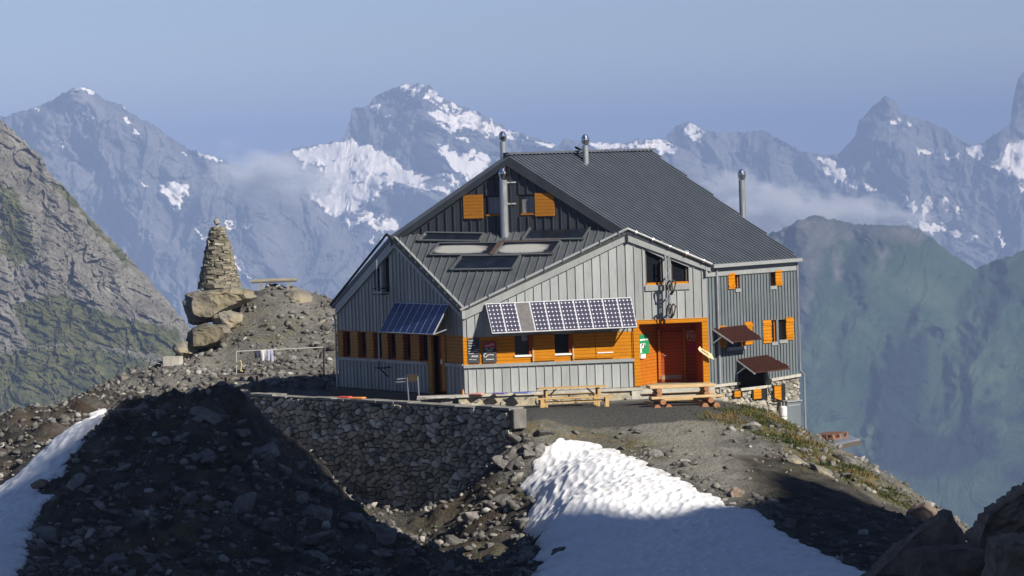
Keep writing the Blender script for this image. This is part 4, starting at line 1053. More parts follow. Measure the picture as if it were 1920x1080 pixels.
# ================================================================== FAR MOUNTAINS
KF = 2.5      # distances of everything beyond the ridge, in units of the sketch distances below
def relief(name, sil, foot, Yr, Yf, x0, x1, stp, rows, amp, scx, scy, mat, snow=(), jag=2., back=.8, spurs=(), power=1., seed=0, aux=(), soft=False, lean_=0., gain=.50, warp=.5, fac=.35):
    xs = np.concatenate([np.arange(x0, max(x0, -90), stp * 3.2), np.arange(max(x0, -90), min(x1, 2010), stp), np.arange(min(x1, 2010), x1, stp * 3.2)]); t = np.linspace(0, 1, rows)
    sx, sy = zip(*sil); fx, fy = zip(*foot)
    Yf = Yf * KF; amp = amp * KF; Yr = [(a, b * KF) for a, b in Yr] if isinstance(Yr, list) else Yr * KF
    s0 = np.interp(xs, sx, sy); kern = np.exp(-(np.arange(-90, 91) * 2 / 55.) ** 2 / 2); kern /= kern.sum(); xu = np.arange(x0, x1, 2.)
    s0s = np.interp(xs, xu, np.convolve(np.pad(np.interp(xu, sx, sy), 90, mode='edge'), kern, 'valid'))
    sj = (ridged(xs / 23 + seed, xs * 0 + seed, 4) - .9) * -jag + perlin(xs / 5, xs * 0 + 5 + seed) * jag * .3
    s = s0 + sj
    f = np.interp(xs, fx, fy)
    PX, TT = np.meshgrid(xs, t); PY = f[None] + (s0 - f)[None] * TT + sj[None] * TT ** 10
    Yr_ = np.interp(xs, *zip(*Yr))[None] if isinstance(Yr, (list, tuple)) else Yr
    D = Yf + (Yr_ - Yf) * np.clip((f[None] - PY) / (f - s0s)[None], 0, 1.6) ** power
    wx = fbm(PX / scx * .6 + seed, PY / scy * .6, 3) * warp
    ux = (PX + lean_ * PY) / scx + wx + seed; uy = PY / scy + wx * .4
    rel = (fbm(ux, uy, 6, .45) * 1.1 if soft else (ridged(ux, uy, 8, gain) - .9) * (1 - fac) + fac * 1.1 * facet(ux * 1.4, uy * 2.2, 5, .55)) + .75 * fbm(PX / scx * .5 + 7, PY / scy * .7 + seed, 4)
    jx = PX + fbm(PX / 16., PY / 16., 4, .5) * 7; jy = PY + fbm(PX / 16. + 50, PY / 16., 4, .5) * 6
    sm = np.zeros(PX.shape)
    for poly, dens in snow:
        if dens >= .85: sm = np.maximum(sm, np.clip(np.where(inpoly(jx, jy, poly), 1, -1) * polydist(jx, jy, poly) / 7, 0, 1))
    rel = rel * (1 - .75 * sm)
    am = amp * (1 - .55 * TT ** 8)
    D = D - rel * am
    for (pts, w, a) in spurs:       # a spur stands out towards the viewer, asymmetrically
        dd = polydist(PX + fbm(PX / 60 + 3, PY / 60, 3) * 22, PY, pts, False); D = D - .28 * KF * a * (1 - np.clip(dd / w, 0, 1) ** 2) ** 2
    X_ = np.empty(PX.shape + (3,))
    vx = (PX - 960) / FPX; vy = (540 - PY) / FPX
    for k in range(3): X_[..., k] = Fw[k] + Rt[k] * vx + Up[k] * vy
    X_ = C0 + X_ * (D / X_[..., 1])[..., None]
    # the far side falls away behind the crest
    bk = []
    for j in range(1, 7):
        b = X_[-1].copy(); dy = (Yr_ if np.isscalar(Yr_) else float(np.mean(Yr_))) * .03 * j ** 1.4; b[:, 1] += dy; b[:, 0] *= 1 + dy / b[:, 1] * 0; b[:, 2] -= dy * back + np.abs(perlin(xs / 40 + j, xs * 0 + j)) * dy * .2; bk.append(b)
    fr = []       # and the near side runs on down to the valley floor
    for j in range(4, 0, -1):
        b = X_[0].copy(); dz = np.maximum(b[:, 2] + 1150, 0) * j / 4; b[:, 2] -= dz; b[:, 1] -= dz * .9; fr.append(b)
    V = np.concatenate([np.stack(fr), X_, np.stack(bk)], 0)
    S = np.zeros(PX.shape)
    nz = ridged((PX + PY * .6) / 26 + seed, (PY - PX * .3) / 34, 4, .5) + .15 * perlin(PX / 5, PY / 5)
    hole = fbm((PX + PY * .5) / 30 + 9, PY / 14, 4, .5)
    for poly, dens in snow:
        k = inpoly(jx, jy, poly)
        if dens < .8: k = k & (nz > np.quantile(nz, (1 - dens) * .8))
        elif dens < 1.01: k = k & (hole < np.quantile(hole, .965))
        S = np.maximum(S, k)
    at = dict(snow=np.concatenate([np.repeat(S[:1], 4, 0) * 0, S, np.repeat(S[-1:], 6, 0) * 0], 0))
    for key, polys in aux:
        G = np.zeros(PX.shape)
        for poly in polys: G = np.maximum(G, np.clip(.5 + np.where(inpoly(jx, jy, poly), 1, -1) * polydist(jx, jy, poly) / 16, 0, 1))
        at[key] = np.concatenate([np.repeat(G[:1], 4, 0), G, np.repeat(G[-1:], 6, 0)], 0)
    o = grid_object(name, V, len(xs), rows + 10, mat, at, smooth=True); o['kind'] = 'structure'; return o
def mountmat(name, a, b, c3, sc, snowcol=(.92, .87, .82), extra=None):
    sc = sc / KF
    q = NT(name); n1 = q.noise(sc, 7, .65); n2 = q.noise(sc * 6, 5, .6)
    c = q.ramp(q.math('ADD', q.math('MULTIPLY', n1, .6), q.math('MULTIPLY', n2, .4)), (.32, a), (.5, b), (.68, c3))
    if extra: c = extra(q, c, n1, n2)
    c = q.mix(q.ramp(q.attr('snow'), (.35, 0.), (.65, 1.)), c, snowcol)
    q.set(c, .95, 0, .1); q.bump(q.math('ADD', n1, q.math('MULTIPLY', n2, .5)), .5, 2 / sc * .02); return q.m
MF = mountmat('far limestone', (.065, .066, .066), (.135, .132, .126), (.25, .242, .23), .012)
rlx = lambda L, d=1: [(L, d)]
S1 = [([(133, 168), (150, 164), (174, 171), (180, 178), (160, 172), (140, 171)], 1), ([(138, 195), (150, 200), (167, 214), (176, 224), (158, 217), (142, 205)], 1), ([(162, 216), (172, 228), (164, 224)], 1), ([(234, 220), (249, 232), (247, 236), (233, 229)], 1), ([(249, 243), (264, 249), (252, 252)], 1), ([(105, 259), (126, 268), (118, 273), (106, 266)], 1), ([(225, 195), (238, 203), (232, 205)], 1), ([(55, 205), (74, 201), (72, 207)], 1),
      ([(299, 345), (325, 341), (353, 350), (361, 368), (354, 372), (345, 362), (340, 392), (322, 391), (300, 362)], 1), ([(368, 282), (390, 287), (421, 299), (398, 301), (377, 294)], 1), ([(337, 282), (349, 288), (344, 293)], 1), ([(256, 335), (270, 345), (284, 356), (268, 350)], 1), ([(363, 425), (390, 419), (397, 440), (386, 452), (370, 437)], 1), ([(424, 417), (441, 414), (441, 426), (428, 431)], 1), ([(452, 415), (474, 420), (462, 433)], 1), ([(434, 478), (452, 490), (467, 510), (484, 527), (460, 516), (440, 499)], 1), ([(426, 440), (432, 460), (430, 478), (426, 460)], .5)]
relief('mountain', [(-1900, 330), (-1500, 190), (-1200, 260), (-900, 120), (-620, 210), (-400, 250), (-240, 330), (-100, 262), (0, 218), (20, 214), (60, 205), (100, 188), (130, 167), (160, 165), (176, 172), (200, 190), (228, 197), (250, 214), (300, 243), (340, 272), (375, 286), (410, 298), (450, 315), (500, 340), (545, 358), (580, 378), (640, 420), (700, 482), (750, 540), (800, 600), (900, 700), (1100, 880), (1180, 955)], [(-1900, 960), (1180, 960)], 5400, 4870, -1900, 1180, 1.9, 340, 55, 95, 190, MF, S1, 4,
       spurs=[([(150, 166), (215, 300), (290, 420), (350, 600)], 60, 230), ([(130, 170), (60, 300), (20, 420)], 45, 120), ([(250, 214), (330, 330), (420, 470), (450, 600)], 60, 140), ([(410, 298), (480, 420), (560, 600)], 60, 120)], seed=3)
S2 = [([(545, 285), (600, 272), (640, 264), (655, 261), (700, 274), (735, 294), (760, 314), (778, 325), (806, 331), (790, 345), (842, 352), (838, 360), (790, 356), (745, 350), (712, 360), (705, 372), (690, 382), (665, 396), (640, 401), (620, 411), (610, 397), (600, 382), (572, 368), (572, 345), (595, 338), (612, 325), (596, 305), (560, 300)], 1),
      ([(640, 405), (682, 394), (712, 399), (722, 405), (700, 415), (682, 412), (665, 421), (660, 439), (652, 424)], 1), ([(690, 414), (730, 411), (757, 406), (740, 431), (712, 433), (695, 425)], 1), ([(700, 438), (716, 434), (722, 446), (705, 462), (692, 452)], .7), ([(588, 395), (602, 402), (594, 408)], 1),
      ([(748, 160), (790, 157), (815, 166), (835, 190), (860, 197), (900, 214), (925, 228), (945, 244), (985, 259), (1042, 272), (1034, 279), (990, 274), (950, 263), (930, 257), (905, 256), (880, 249), (850, 241), (825, 224), (798, 210), (830, 205), (800, 186), (772, 182), (752, 174)], .62),
      ([(800, 208), (840, 216), (880, 222), (930, 238), (960, 250), (940, 256), (900, 246), (850, 236), (815, 222)], .8), ([(822, 231), (850, 240), (862, 250), (845, 253), (830, 246)], 1), ([(857, 257), (886, 265), (886, 271), (862, 265)], 1), ([(824, 268), (850, 284), (862, 295), (880, 282), (906, 285), (921, 300), (916, 316), (895, 331), (880, 341), (865, 331), (845, 311), (828, 291)], .86), ([(818, 324), (850, 328), (864, 351), (850, 349), (835, 336), (822, 333)], 1), ([(686, 200), (712, 197), (709, 208), (690, 208)], .9), ([(712, 212), (735, 216), (760, 222), (756, 228), (735, 224), (712, 218)], .5), ([(560, 318), (575, 300), (590, 300), (585, 312), (572, 325)], .6),
      ([(1098, 262), (1130, 267), (1160, 272), (1190, 271), (1190, 264), (1215, 262), (1240, 261), (1264, 268), (1272, 286), (1240, 287), (1215, 279), (1180, 277), (1140, 279), (1112, 277)], .9)]
relief('mountain', [(-400, 955), (-200, 800), (100, 600), (380, 420), (480, 310), (540, 283), (555, 278), (600, 272), (640, 262), (649, 250), (650, 233), (657, 226), (659, 203), (690, 200), (700, 185), (720, 172), (750, 160), (790, 156), (810, 163), (830, 184), (860, 198), (900, 212), (920, 222), (950, 240), (990, 255), (1030, 266), (1045, 272), (1060, 260), (1090, 265), (1120, 267), (1170, 270), (1190, 262), (1240, 260), (1300, 290), (1400, 380), (1600, 520), (1900, 720), (2200, 955)], [(-400, 960), (2200, 960)], 6100, 5580, -400, 2200, 1.9, 360, 60, 100, 120, MF, S2, 3,
       spurs=[([(655, 205), (700, 280), (790, 330)], 40, -60), ([(790, 158), (800, 230), (840, 330)], 60, 120), ([(740, 355), (850, 358), (1000, 400)], 40, 130)], seed=11)
S3 = [([(1284, 240), (1300, 232), (1322, 248), (1313, 266), (1300, 263), (1285, 250)], .9), ([(1534, 296), (1560, 299), (1588, 312), (1602, 315), (1583, 325), (1609, 341), (1606, 357), (1590, 351), (1580, 336), (1565, 346), (1550, 326), (1540, 311)], .9), ([(1618, 345), (1650, 354), (1656, 366), (1625, 359)], .9), ([(1669, 221), (1692, 228), (1686, 236), (1672, 231)], .9), ([(1700, 226), (1712, 234), (1704, 238)], .6), ([(1713, 277), (1752, 284), (1752, 291), (1720, 285)], .9), ([(1768, 290), (1800, 292), (1798, 298), (1772, 297)], .7), ([(1813, 274), (1842, 271), (1852, 285), (1845, 299), (1820, 301)], .8), ([(1834, 306), (1870, 296), (1888, 272), (1925, 262), (1960, 300), (1960, 357), (1905, 340), (1880, 324), (1856, 316)], .95), ([(1885, 330), (1915, 350), (1950, 370), (1915, 362)], .7),
      ([(1690, 380), (1700, 370), (1718, 378), (1716, 400), (1700, 410), (1690, 400)], .75), ([(1730, 372), (1748, 368), (1752, 400), (1738, 415), (1730, 400)], .75), ([(1760, 368), (1775, 368), (1786, 415), (1770, 420), (1762, 400)], .8), ([(1788, 376), (1800, 382), (1806, 410), (1796, 412)], .7), ([(1660, 370), (1680, 385), (1712, 408), (1760, 424), (1800, 432), (1838, 446), (1812, 450), (1775, 440), (1740, 424), (1700, 412), (1676, 395)], .95), ([(1682, 398), (1722, 416), (1752, 430), (1748, 441), (1715, 426)], .9), ([(1868, 429), (1876, 435), (1883, 463), (1875, 462)], 1), ([(1800, 425), (1830, 428), (1836, 440), (1810, 440)], .6)]
relief('mountain', [(300, 955), (600, 720), (900, 540), (1150, 360), (1200, 290), (1240, 268), (1258, 246), (1280, 229), (1300, 230), (1320, 247), (1360, 250), (1400, 248), (1435, 244), (1450, 255), (1470, 267), (1500, 280), (1540, 292), (1570, 290), (1590, 270), (1604, 255), (1611, 226), (1640, 195), (1660, 180), (1680, 192), (1690, 216), (1712, 220), (1740, 228), (1770, 240), (1800, 262), (1822, 272), (1845, 268), (1870, 248), (1894, 232), (1899, 190), (1908, 152), (1920, 135), (1945, 110), (1975, 150), (2000, 230), (2100, 280), (2250, 340), (2420, 230), (2560, 160), (2700, 250), (2950, 300), (3200, 190), (3500, 280), (3900, 240)], [(300, 960), (3900, 960)], 6600, 5950, 300, 3900, 1.9, 360, 62, 90, 150, MF, S3, 3.5,
       spurs=[([(1660, 181), (1650, 260), (1700, 360), (1720, 480)], 50, 200), ([(1440, 246), (1430, 340), (1500, 450)], 60, 120), ([(1920, 140), (1890, 300), (1850, 420)], 60, 150)], seed=23)
def valley_extra(q, c, n1, n2):
    g = q.ramp(q.noise(.014 / KF, 9, .72), (.36, (.014, .032, .019)), (.52, (.032, .060, .032)), (.66, (.062, .090, .048)))
    c = q.mix(q.attr('rock'), g, c)
    return q.mix(q.attr('forest'), c, q.ramp(n2, (.4, (.004, .010, .010)), (.6, (.010, .022, .016))))
MV = mountmat('valley pasture and cliff', (.04, .045, .043), (.085, .085, .078), (.16, .155, .145), .02, extra=valley_extra)
relief('mountain', [(300, 1125), (600, 930), (900, 740), (1100, 610), (1300, 500), (1400, 455), (1470, 428), (1500, 412), (1530, 404), (1560, 411), (1600, 421), (1660, 424), (1700, 424), (1730, 434), (1765, 460), (1800, 488), (1830, 505), (1860, 492), (1900, 478), (1960, 455), (2050, 430), (2200, 400), (2500, 360), (2800, 420), (3200, 350), (3900, 380)], [(300, 1130), (3900, 1130)], 2600, 2120, 300, 3900, 1.5, 450, 4.6, 105, 140, MV, (), 3.5, back=.5,
       aux=[('rock', [[(1455, 436), (1500, 412), (1530, 404), (1600, 420), (1700, 424), (1740, 440), (1725, 455), (1660, 450), (1570, 452), (1545, 470), (1530, 540), (1500, 640), (1470, 620)], [(1640, 455), (1655, 440), (1668, 475), (1650, 510)], [(1560, 470), (1575, 465), (1580, 520), (1565, 530)]]), ('forest', [[(1640, 820), (1700, 800), (1780, 815), (1850, 800), (1860, 850), (1800, 890), (1720, 895), (1640, 880)], [(1640, 720), (1680, 660), (1735, 610), (1740, 700), (1710, 800), (1645, 830)], [(1780, 800), (1850, 790), (1880, 830), (1800, 840)], [(1825, 760), (1870, 752), (1880, 780), (1830, 785)], [(1890, 775), (1930, 770), (1930, 790), (1890, 788)], [(1880, 880), (1960, 845), (2000, 900), (1880, 910)], [(1770, 830), (1860, 815), (1880, 860), (1780, 870)]])],
       spurs=[([(1740, 600), (1665, 700), (1645, 840)], 36, 70), ([(1900, 560), (1840, 700), (1845, 820)], 40, 60), ([(1830, 505), (1770, 640), (1700, 800)], 60, -90), ([(1500, 420), (1525, 560), (1500, 800)], 70, 90), ([(1655, 430), (1620, 600), (1560, 760)], 50, 60)], seed=31, power=.9, fac=.25, gain=.62, lean_=.45, warp=.8)
def hill_extra(q, c, n1, n2):
    g = q.ramp(q.noise(.22 / KF, 6, .65), (.35, (.036, .043, .014)), (.55, (.080, .083, .028)), (.7, (.135, .128, .055)))
    f = q.math('ADD', q.attr('grass'), q.math('MULTIPLY', q.math('SUBTRACT', q.noise(.08 / KF, 8, .7), .5), 1.9))
    return q.mix(q.ramp(f, (.40, 0.), (.72, .95)), c, g)
MH = mountmat('hillside schist and turf', (.068, .063, .053), (.145, .136, .116), (.265, .25, .215), .13, extra=hill_extra)
relief('hillside', [(-1800, -330), (-1300, -260), (-900, -330), (-500, -150), (-200, 60), (-60, 175), (0, 226), (40, 260), (80, 296), (90, 322), (120, 350), (160, 400), (200, 440), (240, 482), (262, 505), (300, 550), (345, 600), (380, 650), (450, 760), (620, 960), (800, 1170)], [(-1800, 1180), (800, 1180)], [(-1800, 1190), (-200, 1040), (450, 960), (800, 950)], 850, -1800, 800, 1.1, 640, 2.7, 44, 58, MH, (), 5, back=.4, lean_=-.5, gain=.55, fac=.75,
       aux=[('grass', [[(0, 330), (40, 380), (70, 480), (30, 500), (0, 470)], [(20, 570), (110, 550), (210, 590), (335, 615), (350, 680), (200, 650), (60, 650)], [(-50, 670), (150, 640), (300, 680), (260, 760), (150, 830), (-50, 850)], [(90, 335), (120, 352), (250, 500), (228, 492), (150, 400)]])],
       spurs=[([(0, 330), (100, 480), (200, 600)], 40, 12), ([(90, 325), (180, 470), (280, 640)], 30, 10)], seed=41, warp=.5)
# valley floor, one sheet far below, reaching past the mountains
n = 90
vx_ = np.linspace(-29000, 29000, n); vy_ = np.linspace(-14000, 51000, n); VX, VY = np.meshgrid(vx_, vy_)
vo = grid_object('valley', np.stack([VX, VY, -1075 + fbm(VX / 2000, VY / 2000, 4) * 50], -1), n, n, MV, dict(rock=VX * 0, forest=VX * 0, snow=VX * 0)); vo['kind'] = 'structure'


# ================================================================== STONE, WOOD AND SMALL THINGS
from mathutils import noise as mnoise
def planed_rock(seed, dims, cuts=16, sub_=3, rough_=.06, flat=.72):
    """a boulder: a sphere cut by random planes, then weathered"""
    r = random.Random(seed); bm = bmesh.new(); bmesh.ops.create_icosphere(bm, subdivisions=sub_, radius=1)
    pl = []
    for k in range(cuts):
        n_ = Vector((r.gauss(0, 1), r.gauss(0, 1), r.gauss(0, .9))).normalized(); pl.append((n_, r.uniform(flat - .14, flat + .16)))
    off = Vector((r.uniform(0, 99), r.uniform(0, 99), 0))
    for v_ in bm.verts:
        p = v_.co.copy()
        for n_, d in pl:
            k = p.dot(n_) - d
            if k > 0: p -= n_ * k
        p += v_.co * rough_ * (mnoise.fractal(p * 2.1 + off, .6, 2.1, 5))
        v_.co = Vector((p.x * dims[0], p.y * dims[1], p.z * dims[2])) * 1.25
    me = bpy.data.meshes.new('rock'); bm.to_mesh(me); bm.free(); return me
def place(name, me, mat, loc, rot=(0, 0, 0), sc=1):
    if not me.materials: me.materials.append(M[mat])
    o = bpy.data.objects.new(name, me); COL.objects.link(o); o.location = tuple(map(float, loc)); o.rotation_euler = rot
    o.scale = (sc, sc, sc) if not hasattr(sc, '__len__') else sc
    return o
def hull_rock(pts, seed, amp=.08, cuts=5):
    bm = bmesh.new(); c = sum((Vector(p) for p in pts), Vector()) / len(pts)
    for p in pts: bm.verts.new(Vector(p) - c)
    bmesh.ops.convex_hull(bm, input=bm.verts)
    for v_ in [v_ for v_ in bm.verts if not v_.link_faces]: bm.verts.remove(v_)
    bmesh.ops.triangulate(bm, faces=bm.faces)
    for k in range(cuts):
        es = [e for e in bm.edges if e.calc_length() > .22]
        if not es: break
        bmesh.ops.subdivide_edges(bm, edges=es, cuts=1); bmesh.ops.triangulate(bm, faces=[f for f in bm.faces if len(f.verts) > 3])
    bm.normal_update(); o_ = Vector((seed * 7.1, seed * 3.3, 0))
    for v_ in bm.verts:
        v_.co += v_.normal * (mnoise.fractal(v_.co * .9 + o_, .6, 2.1, 5) * amp - (1 - abs(mnoise.noise(v_.co * 1.6 + o_))) * amp * .5)
    me = bpy.data.meshes.new('rock'); bm.to_mesh(me); bm.free(); return me, c
WR = Wall(WL0, (wdir[0], wdir[1], 0), (wn[0], wn[1], 0))
rl = thing('retaining_wall', 'long dry stone retaining wall holding up the terrace in front of the hut', 'stone wall', WR.pt(WLEN / 2, -4.6, 0))
HL = np.array(rl['_loc'])
m = MB(); WR.box(m, (-.1, WLEN, -5.6, -.1), -.62, -.06); part(m, 'core', 'mortar_dark', rl)
m = MB(); stone_face(m, WR, [(-.1, -5.5), (WLEN, -5.5), (WLEN, -.11), (-.1, -.11)], .285, -.16, .06, 5, .05, .33)
part(m, 'stonework', 'wallstone', rl)
m = MB(); k = 0; u = -.15
while u < WLEN - .2:
    e = min(u + rng.uniform(.7, 1.3), WLEN); WR.box(m, (u, e - .015, -.10, -.02 + rng.uniform(-.035, .03)), -.60, .05 + rng.uniform(-.05, .05)); u = e
part(m, 'coping', 'copestone', rl)
m = MB(); WR.box(m, (WLEN, WLEN + .22, -.75, -.06), -.55, .03); part(m, 'end_pillar', 'copestone', rl, bevel=.04)
mB = MB()

# cairn on its boulder
cb = P(412, 541, 164.)
cz0 = cb[2]
cn = thing('cairn', 'tall tapering cairn of stacked flat stones on a big boulder', 'cairn', cb); HL = np.array(cn['_loc'])
m = MB(); r_ = np.random.default_rng(3); z = 0.; Hc = 2.68
while z < Hc:
    t = z / Hc; R_ = .88 * (1 - t) ** .9 * .72 + .27 + .03 * (1 - t); hh = r_.uniform(.05, .13) * (1.25 if t < .2 else 1)
    n = max(5, int(2 * math.pi * R_ / r_.uniform(.26, .40)))
    a0 = r_.uniform(0, 6.28)
    for k in range(n):
        a = a0 + (k + r_.uniform(-.2, .2)) * 2 * math.pi / n; w_ = 2 * math.pi * R_ / n * r_.uniform(.9, 1.2); d_ = min(R_, r_.uniform(.3, .5)); ro = R_ + r_.uniform(-.05, .05)
        c = np.array([math.cos(a), math.sin(a), 0]); tt = np.array([-math.sin(a), math.cos(a), 0]); m._t = float(np.clip(r_.normal(.5, .25), 0, 1))
        tl = r_.uniform(-.05, .05); h1 = hh * r_.uniform(.8, 1.05)
        q4 = []
        for zz in (0, h1):
            for (sx, rr) in ((-1, ro - d_), (1, ro - d_), (1, ro), (-1, ro)):
                j = r_.uniform(-.025, .025, 3); q4.append(cb + c * (rr + j[0]) + tt * (sx * w_ / 2 * (1 if rr > ro - .1 else .6) + j[1]) + np.array([0, 0, z + zz + tl * sx * .4 + j[2] * .3]))
        m.hexa(q4)
    z += hh * .98
m._t = .5
m.lathe(cb, [(.72, -.1), (.5, 1.2), (.22, 2.6)], 10)
part(m, 'stone_stack', 'cairnstone', cn)
m = MB(); tp = cb + np.array([-.02, 0, Hc]); m.tube([tp, tp + np.array([.02, 0, .18]), tp + np.array([-.05, 0, .36]), tp + np.array([-.03, 0, .45])], [.17, .13, .10, .04], 7); part(m, 'finial', 'rock_pale', cn)
def outline_rock(pix, Y, thick, seed, label, mat='rock_brown', amp=.12, cat='boulder', name='boulder'):
    pts = []
    c = np.mean(np.array(pix), 0)
    for k, (x, y) in enumerate(pix):
        pts.append(P(x, y, Y)); pts.append(P(c[0] + (x - c[0]) * .72, c[1] + (y - c[1]) * .72, Y - thick)); pts.append(P(c[0] + (x - c[0]) * .8, c[1] + (y - c[1]) * .85, Y + thick))
    me, cc = hull_rock(pts, seed, amp, 6); return tag(place(name, me, mat, cc), label, cat)
outline_rock([(338, 566), (343, 550), (372, 541), (440, 537), (478, 543), (486, 556), (440, 570), (425, 590), (395, 604), (362, 608), (350, 596)], 163.4, 1.15, 12, 'huge ochre grey boulder carrying the cairn', 'rock_warm', .16)
outline_rock([(346, 622), (358, 610), (395, 604), (428, 606), (436, 624), (418, 642), (384, 656), (352, 658)], 161.6, .7, 14, 'split boulder below the cairn boulder beside the path', 'rock_warm', .14)
me = planed_rock(37, (.75, .6, .5), 14, 4, .08, .7)
tag(place('boulder', me, 'rock_warm', P(428, 604, 163.0), (.1, .5, 1.1)), 'slanting slab wedged between cairn boulder and gravel mound', 'boulder')
me = planed_rock(39, (.5, .4, .3), 12, 4, .08, .7)
tag(place('boulder', me, 'rock_warm', P(350, 655, 161.5), (.1, .2, .4)), 'small shaded boulder at the outer foot of the split boulder', 'boulder')
me = planed_rock(44, (.62, .5, .42), 12, 4, .08, .7)
tag(place('boulder', me, 'rock_warm', P(556, 562, 165.0), (.1, .3, .4)), 'low pale boulder set in the face of the gravel mound', 'boulder')
tg = T(324, 685, lo=150); tr = thing('stone_trough', 'low grey stone trough at the outer edge of the path', 'trough', tg); HL = np.array(tr['_loc'])
m = MB(); c = np.array([.7, -.1, 0]); bd = np.array([.1, .5, 0])
for sgn in (-1, 1): m.bar(tg - c * .5 + bd * sgn * .4 + np.array([0, 0, .18]), tg + c * .5 + bd * sgn * .4 + np.array([0, 0, .18]), .08, .4)
for sgn in (-1, 1): m.bar(tg + c * .5 * sgn - bd * .4 + np.array([0, 0, .18]), tg + c * .5 * sgn + bd * .4 + np.array([0, 0, .18]), .08, .4)
part(m, 'basin', 'concrete', tr)

# bench on the mound
b0 = P(471, 528, 165.5); b1 = P(556, 525, 165.5); bt = thing('log_bench', 'rough timber bench on two posts on top of the gravel mound', 'bench', P(512, 545, 165.5)); HL = np.array(bt['_loc'])
m = MB(); m.tube([b0, (b0 + b1) / 2 + np.array([0, 0, .02]), b1], [.085, .095, .08], 9); m.tube([b0 + np.array([.02, .2, 0]), b1 + np.array([0, .2, 0])], .085, 9); part(m, 'seat', 'grey_wood', bt)
for x in (489, 540):
    a = P(x, 530, 165.5); m = MB(); m.bar(a, a - np.array([0, 0, .62]), .26, .12, (1, 0, 0)); part(m, 'leg', 'grey_wood', bt)

ex = tAB; ey = np.array([-tAB[1], tAB[0], 0]); ez = np.array([0, 0, 1.])
# slatted pine picnic table and its benches
GZT = -.53
def bench_set(c, L, name, label, group=None):
    t = thing(name, label, 'bench', (*c[:2], GZT)); global HL; HL = np.array(t['_loc']); c = HL
    m = MB()
    for o_ in (-.09, .09): m.bar(c - ex * L / 2 + ey * o_ + ez * .44, c + ex * L / 2 + ey * o_ + ez * .44, .165, .045)
    part(m, 'seat', 'pale_wood', t)
    for s_ in (-1, 1):
        for o_ in (-.12, .12):
            m = MB(); p = c + ex * s_ * (L / 2 - .22) + ey * o_; m.bar(p, p + ez * .42, .09, .13, ex); part(m, 'leg', 'pale_wood', t)
    m = MB(); m.bar(c - ex * (L / 2 - .3) + ez * .30, c + ex * (L / 2 - .3) + ez * .30, .04, .07); part(m, 'stretcher', 'pale_wood', t)
tc = np.array([2.08, 138.05, GZT])
t = thing('picnic_table', 'pale pine trestle table with diagonal braces standing before the stone plinth', 'table', tc); HL = np.array(t['_loc'])
L = 2.55; m = MB()
for o_ in (-.27, -.09, .09, .27): m.bar(tc - ex * L / 2 + ey * o_ + ez * .75, tc + ex * L / 2 + ey * o_ + ez * .75, .17, .04)
part(m, 'table_top', 'pale_wood', t)
for s_ in (-1, 1):
    for o_ in (-.24, .24):
        m = MB(); p = tc + ex * s_ * (L / 2 - .3) + ey * o_; m.bar(p, p + ez * .73, .07, .07, ex); part(m, 'leg', 'pale_wood', t)
    m = MB(); p = tc + ex * s_ * (L / 2 - .3); m.bar(p + ez * .35, p - ex * s_ * .42 + ez * .72, .05, .05); part(m, 'brace', 'pale_wood', t)
    m = MB(); m.bar(p - ey * .28 + ez * .69, p + ey * .28 + ez * .69, .06, .07); part(m, 'bearer', 'pale_wood', t)
bench_set(np.array([2.15, 137.0]), 2.85, 'bench', 'long pale pine bench on the near side of the pine table')
bench_set(np.array([1.95, 138.95]), 2.5, 'bench', 'pine bench half hidden on the far side of the pine table')
# heavy log table
c = np.array([6.05, 136.35, -.56]); t = thing('log_table', 'heavy log picnic table with benches on stacked round logs before the entrance', 'table', c); HL = np.array(t['_loc'])
m = MB()
for o_ in (-.3, 0, .3): m.bar(c - ex * 1.22 + ey * o_ + ez * .82, c + ex * 1.22 + ey * o_ + ez * .82, .29, .11)
part(m, 'table_top', 'log_wood', t, bevel=.02)
for sd in (-1, 1):
    m = MB()
    for o_ in (-.1, .1): m.bar(c - ex * 1.3 + ey * (sd * .98 + o_) + ez * .47, c + ex * 1.35 + ey * (sd * .98 + o_) + ez * .47, .19, .08)
    part(m, 'bench_seat', 'log_wood', t, bevel=.015)
for s_ in (-1, 1):
    for du in (-.21, .21):
        p = c + ex * (s_ * .88 + du * 1.0)
        m = MB(); m.tube([p - ey * 1.2 + ez * .12, p + ey * 1.2 + ez * .12], .115, 12); part(m, 'cross_log', 'log_end', t)
    p = c + ex * s_ * .88
    m = MB(); m.tube([p - ey * 1.22 + ez * .33, p + ey * 1.22 + ez * .33], .105, 12); part(m, 'cross_log', 'log_end', t)
    for hz_ in (.53, .70):
        m = MB(); m.tube([p - ey * .5 + ez * hz_, p + ey * .5 + ez * hz_], .10, 12); part(m, 'cross_log', 'log_end', t)
m = MB(); m.tube([c - ex * .7 + ez * .33, c + ex * .7 + ez * .33], .07, 10); part(m, 'rail', 'log_wood', t)
